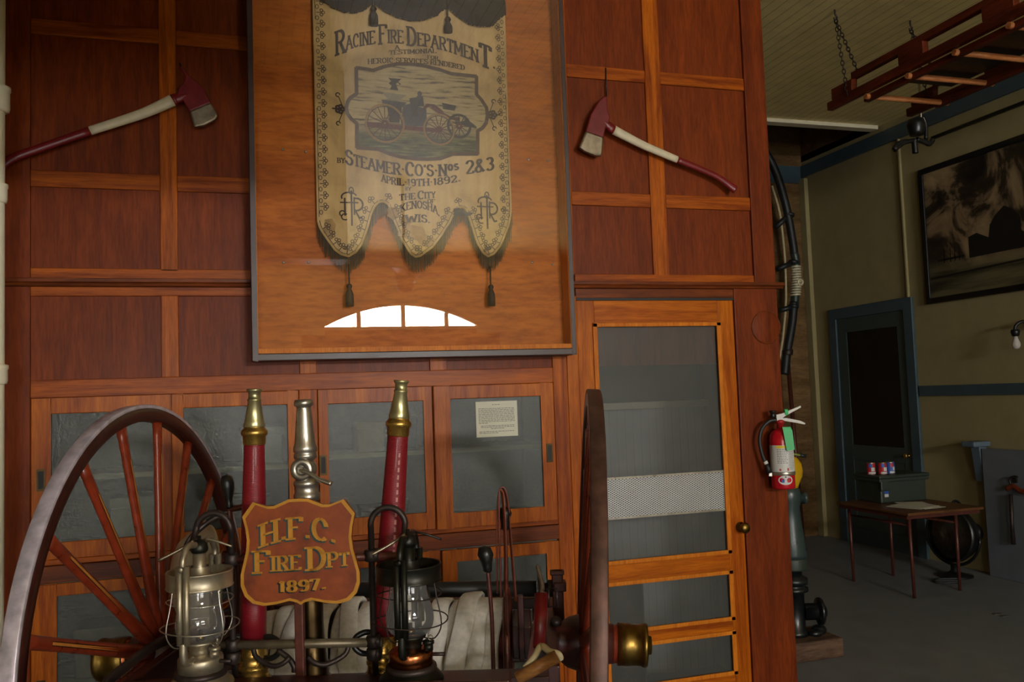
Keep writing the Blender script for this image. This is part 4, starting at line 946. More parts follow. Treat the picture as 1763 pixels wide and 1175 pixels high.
MB().sphere((0, 0, .572), .031, 1, .9, 1).build('valve_body', MT['nickel'], vp)
MB().lathe([(.0, .006), (.012, .006), (.012, .012), (.028, .012), (.032, .006), (.032, 0)][::-1], (-.004, -.024, .572), (0, -1, 0), 28).build('valve_disc', MT['nickel'], vp)
lv = MB().tube(spline([(-.004, -.042, .572), (.02, -.05, .564), (.050, -.056, .545), (.084, -.060, .532)], 5), [.007]*5+[.006]*5+[.0065]*6, 10).box(-.011, .003, -.048, -.034, .565, .579)
lv.build('valve_lever', MT['nickel'], vp)
MB().lathe([(.024, 0.596), (.032, 0.602), (.032, 0.612), (.0285, 0.616), (.033, 0.620), (.033, 0.632), (.029, 0.640), (.027, 0.660), (.021, 0.730), (.0195, 0.740), (.020, 0.744), (.026, 0.748), (.027, 0.756), (.024, 0.764), (.015, 0.765), (.013, 0.740)], n=28, caps=False).build('nozzle', MT['nickel'], vp)

# ================================================================ two lanterns
def lantern(label, x, y, z, rz, frame, tank, band, lean=0, tube_ang=(-1.9, 1.24)):
    t = thing('fire_lantern', label, 'lantern', cloc((x, y, z)), (0, lean, -CTH+rz), 'lanterns on the hose cart')
    MB().lathe([(.080, 0), (.083, .003), (.081, .008), (.068, .022), (.060, .030), (.030, .031)], n=36).build('base', frame, t)
    MB().lathe([(.050, .018), (.062, .021), (.066, .030), (.064, .038), (.050, .040)], n=36).build('base_ring', MT['iron'], t)
    MB().lathe([(.056, .036), (.0565, .070), (.054, .074), (.040, .081), (.030, .084)], n=36).build('fuel_tank', tank, t)
    MB().lathe([(.030, .082), (.027, .088), (.031, .094), (.034, .104), (.040, .108), (.040, .113), (.02, .114)], n=28).build('burner', MT['tin_dark'] if frame != MT['tin'] else MT['tin'], t)
    MB().cyl((.048, -.018, .078), (.048, -.018, .094), .012, n=14).lathe([(.015, .094), (.015, .101), (.01, .104), (0, .104)], (.048, -.018, 0), n=14).build('filler_cap', frame, t)
    MB().cyl((.054, -.006, .064), (.088, -.008, .064), .005, n=8).build('wick_knob', MT['iron'], t)
    MB().lathe([(.036, .112), (.050, .120), (.059, .136), (.062, .154), (.059, .175), (.051, .200), (.045, .225), (.043, .252)], n=40, caps=False).build('globe', MT['lampglass'], t)
    MB().lathe([(.012, .110), (.012, .128), (.006, .130), (.006, .142)], n=12).build('wick_tube', MT['brass_dull'], t)
    cn = MB().lathe([(.083, .250), (.0845, .252), (.0825, .254), (.0825, .288), (.0845, .290), (.083, .293), (.0795, .290), (.0795, .254)], n=44, caps=False)
    cn.lathe([(.079, .257), (.050, .262), (.030, .275), (.024, .302)], n=36, caps=False); cn.build('hood', band, t)
    MB().lathe([(.020, .298), (.0165, .304), (.0165, .338)], n=28).build('chimney', frame, t)
    MB().lathe([(.017, .336), (.021, .340), (.0225, .347), (.020, .360), (.011, .369), (.005, .371), (.005, .380), (0, .381)], n=28).build('chimney_cap', MT['tin_dark'], t)
    for a in tube_ang:
        u = Vector((cos(a), sin(a), 0)); w = u.cross(Vector((0, 0, 1)))
        for o_, f_ in ((-.009, .75), (.009, .75)):
            MB().tube([u*.087+w*o_+Vector((0, 0, .125)), u*.087+w*o_+Vector((0, 0, .20)), u*.087+w*o_+Vector((0, 0, .318))], .0085, 10).build('air_tube', frame, t)
        MB().tube(spline([u*.087+Vector((0, 0, .13)), u*.088+Vector((0, 0, .10)), u*.082+Vector((0, 0, .082)), u*.060+Vector((0, 0, .076)), u*.045+Vector((0, 0, .078))], 5), .010, 12).build('lower_tube', frame, t)
        MB().tube(spline([u*.087+Vector((0, 0, .315)), u*.085+Vector((0, 0, .335)), u*.062+Vector((0, 0, .362)), u*.022+Vector((0, 0, .360))], 5), .0085, 10).build('upper_tube', frame, t)
        MB().lathe([(0, .006), (.006, .006), (.008, 0)], u*.096+Vector((0, 0, .312)), u, 10).build('rivet', frame, t)
    gw = MB()
    for r_, z_ in ((.082, .216), (.097, .150)): gw.tube([(r_*cos(2*PI*k/40), r_*sin(2*PI*k/40), z_+.003*sin(4*PI*k/40)) for k in range(40)], .0018, 6, True)
    for k in range(4):
        a = PI/4+k*PI/2+.3; gw.tube(spline([(.078*cos(a), .078*sin(a), .252), (.084*cos(a), .084*sin(a), .216), (.097*cos(a), .097*sin(a), .15), (.075*cos(a), .075*sin(a), .112), (.042*cos(a), .042*sin(a), .11)], 4), .0018, 6)
    gw.build('globe_guard', MT['iron'] if frame != MT['tin'] else MT['nickel'], t)
    a = tube_ang[0]; u = Vector((cos(a), sin(a), 0)); w = u.cross(Vector((0, 0, 1)))
    MB().tube(spline([u*.03+Vector((0, 0, .372)), u*.05+Vector((-.03, 0, .352)), u*.06+Vector((-.075, -.01, .330))], 5), .004, 8).build('lift_lever', MT['steel'], t)
    MB().tube(spline([Vector((.02, 0, .372)), Vector((.05, .0, .365)), Vector((.085, .01, .350))], 5), .003, 8).build('bail_wire', frame, t)
    MB().tube(arcpts((.055, -.03, .112), .006, 0, 2*PI, 10)[:-1], .0015, 5, True).build('wick_ring', MT['steel'], t)
    return t
lantern('silvery lantern with wire guard on the cart, left of the shield', -.326, -.60, TZ+.001, -.12, MT['tin'], MT['tin'], MT['tin'], .0, (-1.55, 1.59))
lantern('black lantern with copper tank on the cart, right of the shield', .217, -.60, TZ+.001, .0, MT['tin_dark'], MT['copper'], MT['tin_dark'], .0, (-1.67, 1.47))
# leather strap hung over the small knobbed lever
st = thing('leather_strap', 'thin brown leather strap looped over the lever by the right wheel', 'strap', (.38, 2.882, 0), (0, 0, -CTH))
for pts in ([(.425, -.21, 1.03), (.428, -.22, 1.18), (.436, -.22, 1.31), (.449, -.215, 1.345), (.463, -.21, 1.31), (.470, -.20, 1.18), (.478, -.19, 1.00)],
            [(.436, -.225, 1.02), (.437, -.23, 1.18), (.440, -.23, 1.325), (.447, -.226, 1.335), (.452, -.222, 1.31), (.454, -.222, 1.18), (.448, -.215, 1.02)]):
    MB().tube(spline(pts, 6), .0085, 6, flat=.35, up=(0, 1, 0)).build('strap_loop', MT['leather'], st)
# red hand grip with wooden cross handle
gp = thing('rope_handle', 'red grip with wooden cross handle and cream rope, by the right wheel', 'handle', (.38, 2.882, 0), (0, 0, -CTH))
MB().cyl((.556, -.44, 1.075), (.545, -.50, .948), .019, .017, n=20).build('grip', MT['axe_red'], gp)
MB().cyl((.486, -.575, .892), (.592, -.565, .944), .0165, n=20).build('cross_handle', wood('handle_wood', '#6b4522', '#97683a', 'X', 20, 6, .4), gp)
MB().tube(spline([(.505, -.556, .912), (.53, -.548, .935), (.55, -.51, .955), (.572, -.545, .950), (.594, -.55, .945), (.600, -.54, .93)], 5), .009, 8).build('rope', MT['rope'], gp)
MB().tube(spline([(.556, -.44, 1.07), (.560, -.40, 1.09), (.548, -.34, 1.13)], 5), .006, 8).build('rod', MT['nickel'], gp)
MB().tube([(.575, -.40, 1.03), (.60, -.40, 1.03), (.60, -.40, 1.08), (.575, -.40, 1.08)], .005, 6, True).build('buckle', MT['iron'], gp)
MB().prism([(.50, -.36, .82), (.53, -.36, .98), (.555, -.36, .985), (.565, -.36, 1.06), (.575, -.36, 1.06), (.57, -.36, .97), (.545, -.36, .95), (.53, -.36, .82)], (0, .015, 0)).build('bracket', MT['redbrown_iron'], gp)
# ================================================================ FIRE EXTINGUISHER ON THE POST
MT['handle_grey'] = simple('handle_grey', '#a9a59c', .4, .1, .05, 20, 0)
ex = thing('fire_extinguisher', 'red fire extinguisher with green tag hung on the wooden post', 'fire extinguisher', (2.622, 3.862, 1.10), (0, 0, -.33))
MB().lathe([(.052, 0), (.057, .004), (.0585, .012), (.0585, .245), (.055, .270), (.044, .290), (.026, .302), (.018, .306)], n=36).build('cylinder', MT['red'], ex)
MB().lathe([(.018, .304), (.018, .330), (.022, .332), (.022, .345), (.014, .350), (0, .350)], n=20).build('neck', simple('neck_red', '#9c2020', .3), ex)
MB().lathe([(.0590, .085), (.0590, .222)], n=36, caps=False).build('label_wrap', MT['label_white'], ex)
MB().lathe([(.0594, .208), (.0594, .220)], n=18, caps=False, a0=-2.3, a1=-.9).build('label_stripe', MT['label_yellow'], ex)
m = MB()
def onc(a, z, r=.0596): return (r*cos(a), r*sin(a), z)
random.seed(5)
for k in range(9):
    z = .200-.0085*k; a = -2.25
    while a < -1.45: 
        da = random.uniform(.08, .2); m.quad(onc(a, z), onc(a+da, z), onc(a+da, z+.003), onc(a, z+.003)); a += da+.05
for k in range(14):
    z = .205-.008*k; a = -1.25
    while a < -.7:
        da = random.uniform(.05, .14); m.quad(onc(a, z), onc(a+da, z), onc(a+da, z+.0026), onc(a, z+.0026)); a += da+.04
m.build('label_text', simple('label_ink', '#6b6660', .5, 0, .05, 10, 0), ex)
MB().lathe([(.0598, .094), (.0598, .104)], n=4, caps=False, a0=-2.1, a1=-1.95).lathe([(.0598, .094), (.0598, .108)], n=4, caps=False, a0=-1.45, a1=-1.3).build('label_symbol', [MT['redprint']], ex)
MB().lathe([(.0600, .070), (.0615, .072), (.0615, .086), (.0600, .088)], n=36, caps=False).box(-.066, -.056, -.012, .012, .066, .092).build('strap_band', MT['nickel'], ex)
rd = MB(); c0, z0 = -1.62, .047
rd.add([onc(c0, z0)]+[onc(c0+.62*cos(2*PI*k/24), z0+.024*sin(2*PI*k/24)) for k in range(24)], [(0, 1+k, 1+(k+1) % 24) for k in range(24)], False, 0)
for a0, a1, z1, z2, mi in ((-.34, -.12, -.012, .003, 1), (-.10, .10, -.012, .003, 0), (.12, .34, -.012, .003, 2), (-.34, .34, .005, .012, 2), (-.06, .06, .013, .019, 3)):
    r_ = .0600; rd.quad(onc(c0+a0, z0+z1, r_), onc(c0+a1, z0+z1, r_), onc(c0+a1, z0+z2, r_), onc(c0+a0, z0+z2, r_), mi)
rd.build('round_sticker', [MT['label_white'], MT['blue'], MT['redprint'], MT['black']], ex)
MB().prism([(-.02, -.012, .352), (-.02, -.012, .376), (.01, -.012, .382), (.105, -.012, .418), (.107, -.012, .410), (.02, -.012, .366), (.005, -.012, .352)], (0, .024, 0)).build('squeeze_lever', MT['handle_grey'], ex)
MB().prism([(-.035, -.011, .345), (-.035, -.011, .357), (.03, -.011, .358), (.10, -.011, .342), (.125, -.011, .328), (.122, -.011, .322), (.09, -.011, .330), (.02, -.011, .344)], (0, .022, 0)).build('carry_handle', MT['handle_grey'], ex)
MB().lathe([(.012, 0), (.014, .005), (.014, .02), (.008, .026)], (-.035, 0, .362), (0, 0, 1), 16).lathe([(.017, .026), (.017, .036), (0, .038)], (-.035, 0, .362), (0, 0, 1), 16).build('gauge', MT['black'], ex)
MB().tube(spline([(-.02, -.005, .350), (-.06, -.01, .343), (-.098, -.012, .305), (-.112, -.012, .250), (-.105, -.012, .185), (-.090, -.012, .140), (-.083, -.012, .125)], 6), .0095, 12).build('hose', MT['rubber'], ex)
MB().cyl((-.090, -.012, .142), (-.084, -.012, .128), .011, n=14).build('hose_ferrule', MT['label_white'], ex)
MB().cyl((-.084, -.012, .128), (-.070, -.012, .082), .010, .014, n=14).build('hose_nozzle', MT['rubber'], ex)
MB().box(-.075, -.060, -.02, -.004, .066, .09).build('clip', MT['nickel'], ex)
MB().prism([(-.008, -.064, .315), (.032, -.062, .315), (.040, -.066, .298), (.046, -.070, .20), (.006, -.071, .196), (-.005, -.068, .29)], (.0005, -.001, 0)).build('inspection_tag', MT['green'], ex)
MB().box(.022, .042, -.016, .016, .372, .404).build('tamper_seal', MT['green'], ex, bevel=.006)
MB().box(-.02, .02, .058, .075, .02, .30).build('wall_bracket', MT['iron'], ex)

# ================================================================ HYDRANT BEHIND THE POST
hy = thing('hydrant_post', 'yellow-capped green and black hydrant standing on a wood block', 'hydrant', (3.165, 4.62, 0))
MB().box(-.20, .22, -.16, .14, 0, .115).build('wood_block', wood('block_wood', '#4a382c', '#6e5645', 'X', 10, 5, .7), hy, bevel=.012)
MB().lathe([(.075, .112), (.075, .14), (.062, .15), (.062, .37), (.088, .38), (.088, .40), (.070, .405), (.070, .42), (.088, .425), (.088, .455), (.058, .47), (.055, .51)], n=32).build('lower_barrel', MT['hydrant_black'], hy)
MB().lathe([(.050, 0), (.050, .075), (.055, .08), (.080, .085), (.084, .095), (.080, .108), (.066, .112), (.040, .114), (.036, .13), (0, .131)], (.045, -.03, .255), (1, -.32, 0), 32).build('outlet', MT['hydrant_black'], hy)
MB().sphere((.14, -.03, .135), .05, 1.1, .8, .7, 16).sphere((.10, -.06, .13), .04, 1.2, .9, .6, 16).build('outlet_base', MT['hydrant_black'], hy)
MB().lathe([(.092, .51), (.094, .52), (.092, .57), (.090, .58)], n=32).build('barrel_ring', simple('hydrant_dark_green', '#2a3429', .5), hy)
MB().lathe([(.090, .58), (.092, .60), (.084, .68), (.070, .80), (.064, .88), (.074, .92), (.076, .96), (.070, .99), (.058, 1.005)], n=32).build('barrel', MT['hydrant'], hy)
MB().lathe([(.03, 0), (.03, .03), (.036, .032), (.036, .05), (.022, .052), (.022, .04)], (.055, -.02, .935), (1, -.25, 0), 24).build('side_port', MT['hydrant'], hy)
MB().lathe([(.062, 1.0), (.066, 1.015), (.072, 1.03), (.090, 1.07), (.094, 1.105), (.088, 1.145), (.068, 1.178), (.045, 1.192), (.020, 1.196), (.018, 1.215), (0, 1.216)], n=36).build('bonnet', MT['yellow'], hy)
MB().cyl((-.06, -.02, 1.225), (.085, -.02, 1.195), .007, n=10).build('wrench_shaft', simple('pale_green_paint', '#8c9a4a', .4), hy)
MB().cyl((.085, -.02, 1.195), (.125, -.02, 1.187), .012, n=10).build('wrench_grip', MT['rubber'], hy)

# ================================================================ BLACK SUCTION HOSE ON THE FAR WALL, LEANING POLE
YH = 7.75
bh = thing('suction_hose', 'black suction hose with brass coupling arched on the far wall', 'hose')
hp = [wp(x, y, YH) for x, y in ((1296, 232), (1318, 262), (1337, 300), (1352, 350), (1362, 400), (1368, 440))]
MB().tube(spline(hp, 6), .043, 14).build('hose_upper', MT['rubber'], bh)
MB().tube(spline([wp(x, y, YH) for x, y in ((1367, 436), (1370, 448), (1371, 480), (1368, 526))], 5), .044, 14).build('coupling_tube', simple('green_bronze', '#3a443c', .4, .4), bh)
cpl = MB()
for k in range(12):
    p = wp(1370+1.2*sin(k*.3), 458+k*4.4, YH); cpl.lathe([(.046, 0), (.052, .004), (.052, .017), (.046, .022)], p, (0, 0, -1), 20)
cpl.tube(arcpts(wp(1378, 486, YH-.05), .028, 0, 2*PI, 16)[:-1], .012, 8, True); cpl.build('coupling', simple('pale_brass', '#d6ccaa', .45, .2), bh)
MB().tube(spline([wp(x, y, YH) for x, y in ((1367, 520), (1364, 555), (1358, 590), (1354, 615), (1351, 645))], 6), .044, 14).build('hose_lower', MT['rubber'], bh)
for (xa, ya), (xb, yb_) in (((1335, 392), (1359, 370)), ((1338, 464), (1366, 452)), ((1343, 535), (1366, 528))):
    MB().cyl(wp(xa, ya, YH+.02), wp(xb, yb_, YH), .028, n=12).lathe([(.045, -.02), (.055, -.012), (.055, .012), (.045, .02)], wp(xb, yb_, YH), (.2, 0, 1), 18).build('bracket', MT['rubber'], bh)
rp = MB().tube(spline([wp(x, y, YH+.05) for x, y in ((1329, 320), (1342, 365), (1349, 420), (1352, 460), (1353, 520), (1348, 580), (1342, 620))], 5), .012, 8)
rp.build('rope', MT['rope'], bh)
MB().lathe([(.05, 0), (.055, .01), (.055, .05), (.05, .06)], wp(1356, 612, YH), (.1, 0, 1), 18).build('end_ring', MT['iron'], bh)
po = thing('pike_pole', 'red-brown wooden pole leaning in the far corner', 'pole')
MB().cyl(wp(1356, 618, 7.9), tuple(wp(1383, 935, 7.72)), .022, n=12).build('shaft', MT['redbrown_iron'], po)
MB().cyl(wp(1355, 606, 7.9), wp(1356, 620, 7.9), .03, .02, n=12).build('tip', MT['iron'], po)
# ================================================================ LADDER HUNG FROM CHAINS
lad = thing('wooden_ladder', 'red wooden extension ladder hanging from chains under the ceiling', 'ladder')
LM = wood('ladder_wood', '#4a1c10', '#70301a', 'Y', 12, 8, .4)
Z1, Y0, Y1 = 3.50, .6, 4.83
for x in (3.80, 4.45):
    m = MB().box(x-.022, x+.022, Y0, Y1, Z1-.035, Z1+.02).box(x-.022, x+.022, Y0, Y1-.25, Z1+.095, Z1+.135)
    y = Y1-.05
    while y > Y0: m.box(x-.022, x+.022, y-.20, y, Z1+.02, Z1+.095); y -= .62
    m.build('side_rail', LM, lad, bevel=.004)
for x in (3.845, 4.405):
    m = MB().box(x-.02, x+.02, Y0, Y1-.30, Z1-.075, Z1-.037)
    m.build('fly_rail', LM, lad, bevel=.004)
y = Y1-.35; 
while y > Y0: MB().cyl((3.80, y, Z1-.055), (4.45, y, Z1-.055), .018, n=12).build('rung', wood('rung_wood', '#9a5a30', '#c98552', 'X', 14, 6, .35) if y > Y1-.4 else bpy.data.materials['rung_wood'], lad); y -= .36
MB().box(3.94, 4.31, 3.5, 4.3, Z1-.02, Z1+.0).build('folded_tray', MT['black'], lad)
def chain(name, label, a, b, parent=None):
    a, b = Vector(a), Vector(b); d = b-a; n = int(d.length/.030); u = d.normalized(); s1 = u.orthogonal().normalized(); s2 = u.cross(s1); m = MB()
    for k in range(n):
        c = a+d*((k+.5)/n); s = s1 if k % 2 else s2
        m.tube([c+u*(.021*cos(t_))+s*(.010*sin(t_)) for t_ in [2*PI*i/10 for i in range(10)]], .0032, 5, True)
    return m.build(name, MT['iron'], parent)
for (hx, hy_), ends, lb in (((3.80, 4.72), ((3.778, 4.62, Z1+.0), (3.825, 4.55, Z1+.10)), 'hooked steel chain pair holding the ladder\'s nearer-to-post rail'), ((4.44, 4.75), ((4.43, 4.62, Z1+.0), (4.475, 4.55, Z1+.10)), 'hooked steel chain pair holding the ladder\'s rail beside the picture wall')):
    t = thing('hanging_chain', lb, 'chain', (0, 0, 0), (0, 0, 0), 'ladder chains')
    MB().tube(spline([(hx, hy_, ZC), (hx, hy_, ZC-.03), (hx+.012, hy_, ZC-.05), (hx, hy_, ZC-.07), (hx-.012, hy_, ZC-.055)], 5), .006, 8).build('hook', MT['iron'], t)
    for e in ends: chain('chain', '', (hx, hy_, ZC-.065), e, t)
# ================================================================ iron hanger and gas pipe by the cove
hg = thing('harness_hanger', 'black iron three-armed hook hanging beyond the ladder', 'hanger', (0, 0, 0))
HY = 4.76; q = lambda x, y, dy=0: wp(x, y, HY+dy)
MB().tube([q(1582, 140), q(1584, 165), q(1585, 190), q(1586, 212)], .008, 8).build('hanging_rod', MT['nickel'], hg)
MB().lathe([(.02, .10), (.05, .09), (.062, .05), (.05, .0), (.045, -.02)], q(1578, 228), (0, 0, 1), 16).build('head', MT['black'], hg)
MB().tube(spline([q(1588, 200), q(1594, 216), q(1594, 240)], 4), .014, 8).build('arm', MT['black'], hg)
MB().tube(spline([q(1574, 242), q(1556, 246), q(1540, 258), q(1545, 248), q(1560, 243)], 5), .016, 8).build('arm', MT['black'], hg)
MB().tube(spline([q(1578, 240), q(1592, 245), q(1600, 248), q(1606, 241)], 5), .018, 8).build('arm', MT['black'], hg)
MB().tube(spline([q(1574, 240), q(1575, 252), q(1576, 264)], 4), .020, 8).build('arm', MT['black'], hg)
gpz = wx(1605, 238, XR-.06)
MB_ = MB().cyl((XR-.06, 1.0, gpz.z), (XR-.06, gpz.y, gpz.z), .017, n=12)
for yy in (2.0, 3.4, 4.8): MB_.box(XR-.07, XR, yy-.01, yy+.01, gpz.z-.02, gpz.z+.02)
tag(MB_.build('gas_pipe', MT['black']), 'black iron pipe running below the blue ceiling moulding', 'pipe')
# ================================================================ FRAMED SMOKE PICTURE
PX = XR-.035; py0, py1, pz0, pz1 = 4.10, 6.36, 2.318, 3.552
pf = thing('framed_picture', 'large black-framed sepia picture of a smoking fire on the side wall', 'picture')
fr = MB()
for a in ((py0, py1, pz0, pz0+.05), (py0, py1, pz1-.05, pz1), (py0, py0+.05, pz0+.05, pz1-.05), (py1-.05, py1, pz0+.05, pz1-.05)): fr.box(PX, XR-.001, *a)
fr.build('picture_frame', MT['black'], pf, bevel=.004)
pm_ = NT('smoke_print'); v = pm_.coords((1, 1, 1), False)
cl_ = pm_.ramp(pm_.noise(v, 2.1, 7, .62, .9), [(.36, L('#15120c')), (.46, L('#352a1c')), (.55, L('#8d7657')), (.68, L('#ab936a'))])
tcn = pm_.add('ShaderNodeTexCoord'); sp = pm_.add('ShaderNodeSeparateXYZ'); pm_.link(tcn.outputs['Object'], sp.inputs[0])
mr = pm_.add('ShaderNodeMapRange'); mr.inputs['From Min'].default_value = 2.56; mr.inputs['From Max'].default_value = 2.72; pm_.link(sp.outputs[2], mr.inputs['Value'])
gd_ = pm_.ramp(pm_.noise(pm_.coords((1, .3, 3), False), 4, 4), [(.35, L('#2a281b')), (.6, L('#6b6446'))])
mx = pm_.add('ShaderNodeMix', data_type='RGBA'); pm_.link(mr.outputs[0], mx.inputs['Factor']); pm_.link(gd_, mx.inputs['A']); pm_.link(cl_, mx.inputs['B']); pm_.link(mx.outputs['Result'], pm_.b.inputs['Base Color']); pm_.b.inputs['Roughness'].default_value = .5
MB().box(XR-.02, XR-.012, py0+.05, py1-.05, pz0+.05, pz1-.05).build('print', pm_.m, pf)
sl = MB(); xs = XR-.021
def ps(pts): sl.add([(xs, y, z) for y, z in pts], [tuple(range(len(pts)))])
ps([(5.85, 2.66), (5.25, 2.66), (5.25, 2.75), (5.32, 2.80), (5.32, 2.90), (5.38, 2.98), (5.47, 3.03), (5.56, 2.97), (5.62, 2.90), (5.64, 2.80), (5.72, 2.84), (5.76, 2.86), (5.85, 2.84)])
for y in (5.95, 6.0, 6.05, 6.12, 5.15, 5.05): ps([(y, 2.66), (y+.012, 2.66), (y+.01, 2.78), (y+.002, 2.80)])
ps([(6.2, 2.68), (5.9, 2.68), (5.9, 2.70), (6.2, 2.70)]); ps([(6.3, 2.55), (4.2, 2.60), (4.2, 2.585), (6.3, 2.53)])
sl.build('silhouette', simple('print_dark', '#17140f', .6), pf)
# ================================================================ wall lamp
wl = thing('wall_lamp', 'small black bracket lamp with bare bulb on the side wall', 'lamp')
lp = wx(1748, 572, XR-.15)
MB().lathe([(.05, 0), (.05, .012), (.02, .02), (.02, .03)], (XR, lp.y-.03, lp.z+.05), (-1, 0, 0), 20).build('wall_plate', MT['black'], wl)
MB().tube(spline([(XR-.02, lp.y-.03, lp.z+.05), (XR-.09, lp.y-.02, lp.z+.08), (XR-.14, lp.y, lp.z+.05), (XR-.15, lp.y, lp.z+.0)], 5), .014, 10).build('arm', MT['black'], wl)
MB().lathe([(.03, 0), (.034, -.02), (.026, -.05), (.02, -.055)], (XR-.15, lp.y, lp.z+.02), (0, 0, 1), 18).build('socket', MT['black'], wl)
MB().lathe([(.013, -.03), (.016, -.05), (.030, -.085), (.032, -.105), (.022, -.128), (0, -.135)], (XR-.15, lp.y, lp.z), (0, 0, 1), 18).build('bulb', simple('bulb_white', '#b9b4ad', .25, 0, .02, 10, 0), wl)
# ================================================================ folding table with tote, tins, papers
TT = .645
tb = thing('folding_table', 'low brown folding table with slim metal legs by the blue door', 'table', (5.05, 5.77, 0))
MB().box(-.355, .355, -.41, .41, TT-.022, TT).build('tabletop', wood('table_top_wood', '#54371f', '#70492b', 'X', 10, 6, .4), tb, bevel=.006)
MB().box(-.32, .32, -.38, -.36, TT-.05, TT-.022).box(-.32, .32, .36, .38, TT-.05, TT-.022).box(-.34, -.32, -.38, .38, TT-.05, TT-.022).box(.32, .34, -.38, .38, TT-.05, TT-.022).build('apron', MT['redbrown_iron'], tb)
for x, y in ((-.275, -.33), (-.29, .33), (.13, .36), (.20, -.28)):
    MB().cyl((x*1.02, y, TT-.022), (x, y, 0), .0135, .012, n=12).build('leg', MT['redbrown_iron'], tb)
MB().cyl((.16, .36, .52), (.2, -.28, .52), .009, n=8).cyl((-.285, .33, .54), (-.275, -.33, .54), .009, n=8).cyl((.165, .34, .54), (-.1, .0, TT-.03), .007, n=8).build('brace', MT['redbrown_iron'], tb)
tt = thing('storage_tote', 'dark green plastic storage tote with lid on the folding table', 'tote', (5.13, 6.02, TT), (0, 0, 0))
GR = simple('tote_green', '#2e372e', .45, 0, .08, 8)
MB().prism([(-.225, -.13, 0), (.225, -.13, 0), (.225, .14, 0), (-.225, .14, 0)], (0, 0, .20)).build('tub', GR, tt, bevel=.012)
MB().box(-.245, .245, -.15, .16, .17, .20).box(-.235, -.15, -.152, -.13, .10, .18).build('rim', GR, tt, bevel=.008)
MB().box(-.25, .25, -.155, .165, .20, .225).build('lid', GR, tt, bevel=.008)
MB().box(-.192, -.150, -.1315, -.1300, .075, .125).build('sticker', MT['blue'], tt)
MB().box(-.190, -.152, -.1316, -.1300, .05, .074).build('sticker', MT['label_white'], tt)
for x, y, lb in ((-.225, -.03, 'red and white can on the tote lid, leftmost of three'), (-.145, -.07, 'red and white can on the tote lid, middle of three'), (-.06, -.06, 'red and blue can on the tote lid, rightmost of three')):
    cn = thing('food_can', lb, 'can', (5.13+x, 6.02+y, TT+.226), (0, 0, .4+x*3), 'cans on the tote')
    MB().lathe([(.033, 0), (.034, .002), (.034, .098), (.033, .1), (.030, .098), (0, .098)], n=24).build('tin', MT['nickel'], cn)
    MB().lathe([(.0343, .006), (.0343, .094)], n=24, caps=False).build('label_wrap', MT['redprint'] if x < -.1 else MT['blue'], cn)
    MB().lathe([(.0346, .03), (.0346, .06)], n=8, caps=False, a0=-1.9, a1=-1.0).lathe([(.0346, .008), (.0346, .024)], n=10, caps=False, a0=-2.6, a1=-.6).build('label_patch', MT['label_white'], cn)
    MB().lathe([(.0347, .06), (.0347, .09)], n=8, caps=False, a0=-2.5, a1=-1.7).build('label_patch', MT['blue'] if x < -.1 else MT['redprint'], cn)
pp = thing('paper_stack', 'loose white papers lying on the folding table', 'papers', (5.02, 5.64, TT))
for k in range(5):
    a = (.35, -.2, .1, -.4, .25)[k]; u = Vector((cos(a), sin(a), 0)); w = Vector((-sin(a), cos(a), 0)); c = Vector(((-.05, .05, .0, .03, -.03)[k], (0, .04, -.05, .05, -.02)[k], .0016+.0022*k))
    MB().obox(c, u*.108, w*.14, Vector((0, 0, .0009))).build('sheet', MT['paper'], pp)
# ================================================================ searchlight on the floor
sx, sy = 5.62, 5.90
slt = thing('searchlight', 'old round searchlight on a yoke stand against the cream wall', 'searchlight', (sx, sy, 0))
ax = Vector((-.95, -.14, .05)).normalized(); c = Vector((-.02, 0, .345))
MB().lathe([(.215, 0), (.228, .01), (.228, .04), (.215, .05)], c, ax, 36, caps=False).build('bezel', MT['black'], slt)
MB().lathe([(.215, .02), (.15, .045), (.08, .058), (0, .062)], c, ax, 36, caps=False).build('lens', glassy('lens_glass', (.8, .82, .8, 1), .05, 1.5), slt)
MB().lathe([(.212, .012), (.17, -.05), (.10, -.09), (0, -.10)], c, ax, 36, caps=False).build('reflector', MT['nickel'], slt)
MB().lathe([(.222, .0), (.205, -.06), (.16, -.11), (.10, -.14), (.07, -.15), (.07, -.22), (.085, -.23), (.085, -.27), (0, -.28)], c, ax, 36, caps=False).build('housing', MT['black'], slt)
MB().tube(spline([c+Vector((.0, .0, .235)), c+Vector((.05, 0, .27)), c+Vector((.10, 0, .24)), c+Vector((.12, 0, .16))], 5), .012, 8).build('carry_handle', MT['black'], slt)
w = ax.cross(Vector((0, 0, 1))).normalized()
yk = [c+w*(.25*cos(t_))+Vector((0, 0, -.25*sin(t_))) for t_ in [PI*k/16 for k in range(17)]]
MB().tube(yk, .013, 8).build('yoke', MT['black'], slt)
MB().lathe([(.14, 0), (.14, .012), (.06, .03), (.03, .05), (.03, .1)], (c.x, c.y, 0), (0, 0, 1), 24).build('base', MT['black'], slt)
cdb = MB().tube(spline([(-.1, -.12, .012), (-.25, -.05, .008), (-.35, -.15, .008), (-.2, -.22, .008)], 6), .008, 8); cdb.build('cord', MT['rubber'], slt)
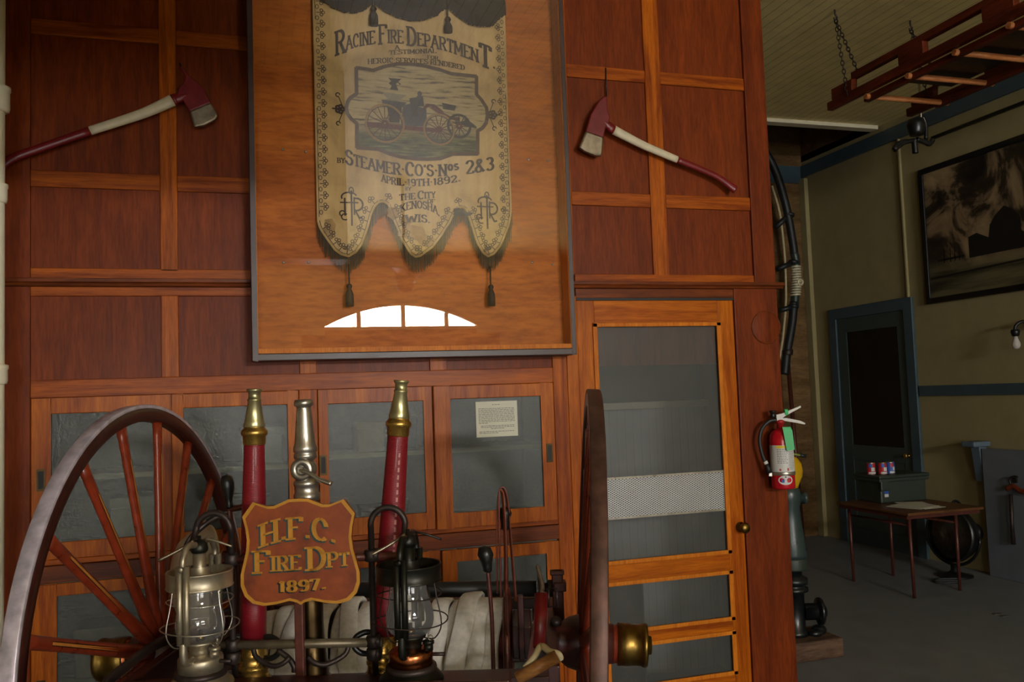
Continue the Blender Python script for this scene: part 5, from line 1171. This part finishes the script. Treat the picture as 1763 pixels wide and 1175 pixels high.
# ================================================================ grey board with bracket, hanging axe head tool
gb = thing('grey_cupboard', 'grey painted low cupboard standing against the side wall', 'cupboard', (0, 0, 0))
GRY = simple('cupboard_grey', '#6a7078', .5, 0, .08, 8)
MB().box(XR-.10, XR-.001, 4.2, 5.79, 0, 1.045).build('body', GRY, gb, bevel=.006)
bk = thing('wall_bracket', 'grey-blue wooden corbel bracket at the grey cupboard\'s end', 'bracket', (0, 0, 0))
GB = simple('bracket_blue_grey', '#5b6b78', .5, 0, .08, 8)
MB().prism([(XR-.11, 5.80, 1.06), (XR-.03, 5.80, 1.06), (XR-.03, 5.80, .77), (XR-.075, 5.80, .77)], (0, .09, 0)).build('corbel', GB, bk, bevel=.005)
MB().box(XR-.19, XR-.01, 5.77, 5.91, 1.06, 1.105).build('cap', GB, bk, bevel=.012)
hk = thing('hand_pick', 'dark iron pick with red head hanging on the grey cupboard', 'tool')
u_ = lambda x, y: wx(x, y, XR-.13)
MB().tube([u_(1740, 852), u_(1742, 900), u_(1745, 938)], [.016, .014, .018], 10).build('handle', MT['iron'], hk)
MB().tube(spline([u_(1733, 842), u_(1745, 838), u_(1757, 846), u_(1775, 848), u_(1795, 846)], 4), .022, 10, flat=.6).build('head', MT['leather'], hk)
MB().tube(spline([u_(1741, 838), u_(1738, 826), u_(1745, 821), u_(1752, 822)], 4), .008, 8).build('hook', MT['iron'], hk)
MB().box(XR-.115, XR-.10, wx(1745, 824, XR-.12).y-.02, wx(1745, 824, XR-.12).y+.02, .79, .83).build('peg', MT['iron'], hk)
# ================================================================ ceiling fan (seen mirrored in the case glass), floor glint
fan = thing('ceiling_fan', 'ceiling fan with drooping blades mirrored in the case glass', 'ceiling fan', (1.75, -2.0, ZC))
MB().cyl((0, 0, 0), (0, 0, -1.05), .015, n=12).lathe([(.07, 0), (.06, -.04), (.02, -.06)], n=20).build('rod', MT['black'], fan)
MB().lathe([(.03, -1.0), (.11, -1.04), (.12, -1.12), (.09, -1.18), (.10, -1.22), (.07, -1.28), (0, -1.29)], n=24).build('motor', MT['leather'], fan)
for k in range(4):
    a = .3+k*PI/2; u = Vector((cos(a), sin(a), 0)); w = Vector((-sin(a), cos(a), .2)).normalized()
    MB().obox(Vector((0, 0, -1.10))+u*.40, u*.26, w*.062, u.cross(w)*.004).obox(Vector((0, 0, -1.10))+u*.13, u*.05, w*.02, u.cross(w)*.004).build('blade', MT['leather'], fan)
fd = thing('floor_glint', 'two tiny shiny metal slivers added as glints on the grey floor', 'floor glint', (0, 0, 0))
for x, y in ((1716, 1057.5), (1729, 1061)):  # shiny slivers added to give glints of window light on the floor
    p = wz(x, y, .002); MB().box(p.x-.03, p.x+.03, p.y-.015, p.y+.015, 0.0005, .004).build('sliver', MT['nickel'], fd)
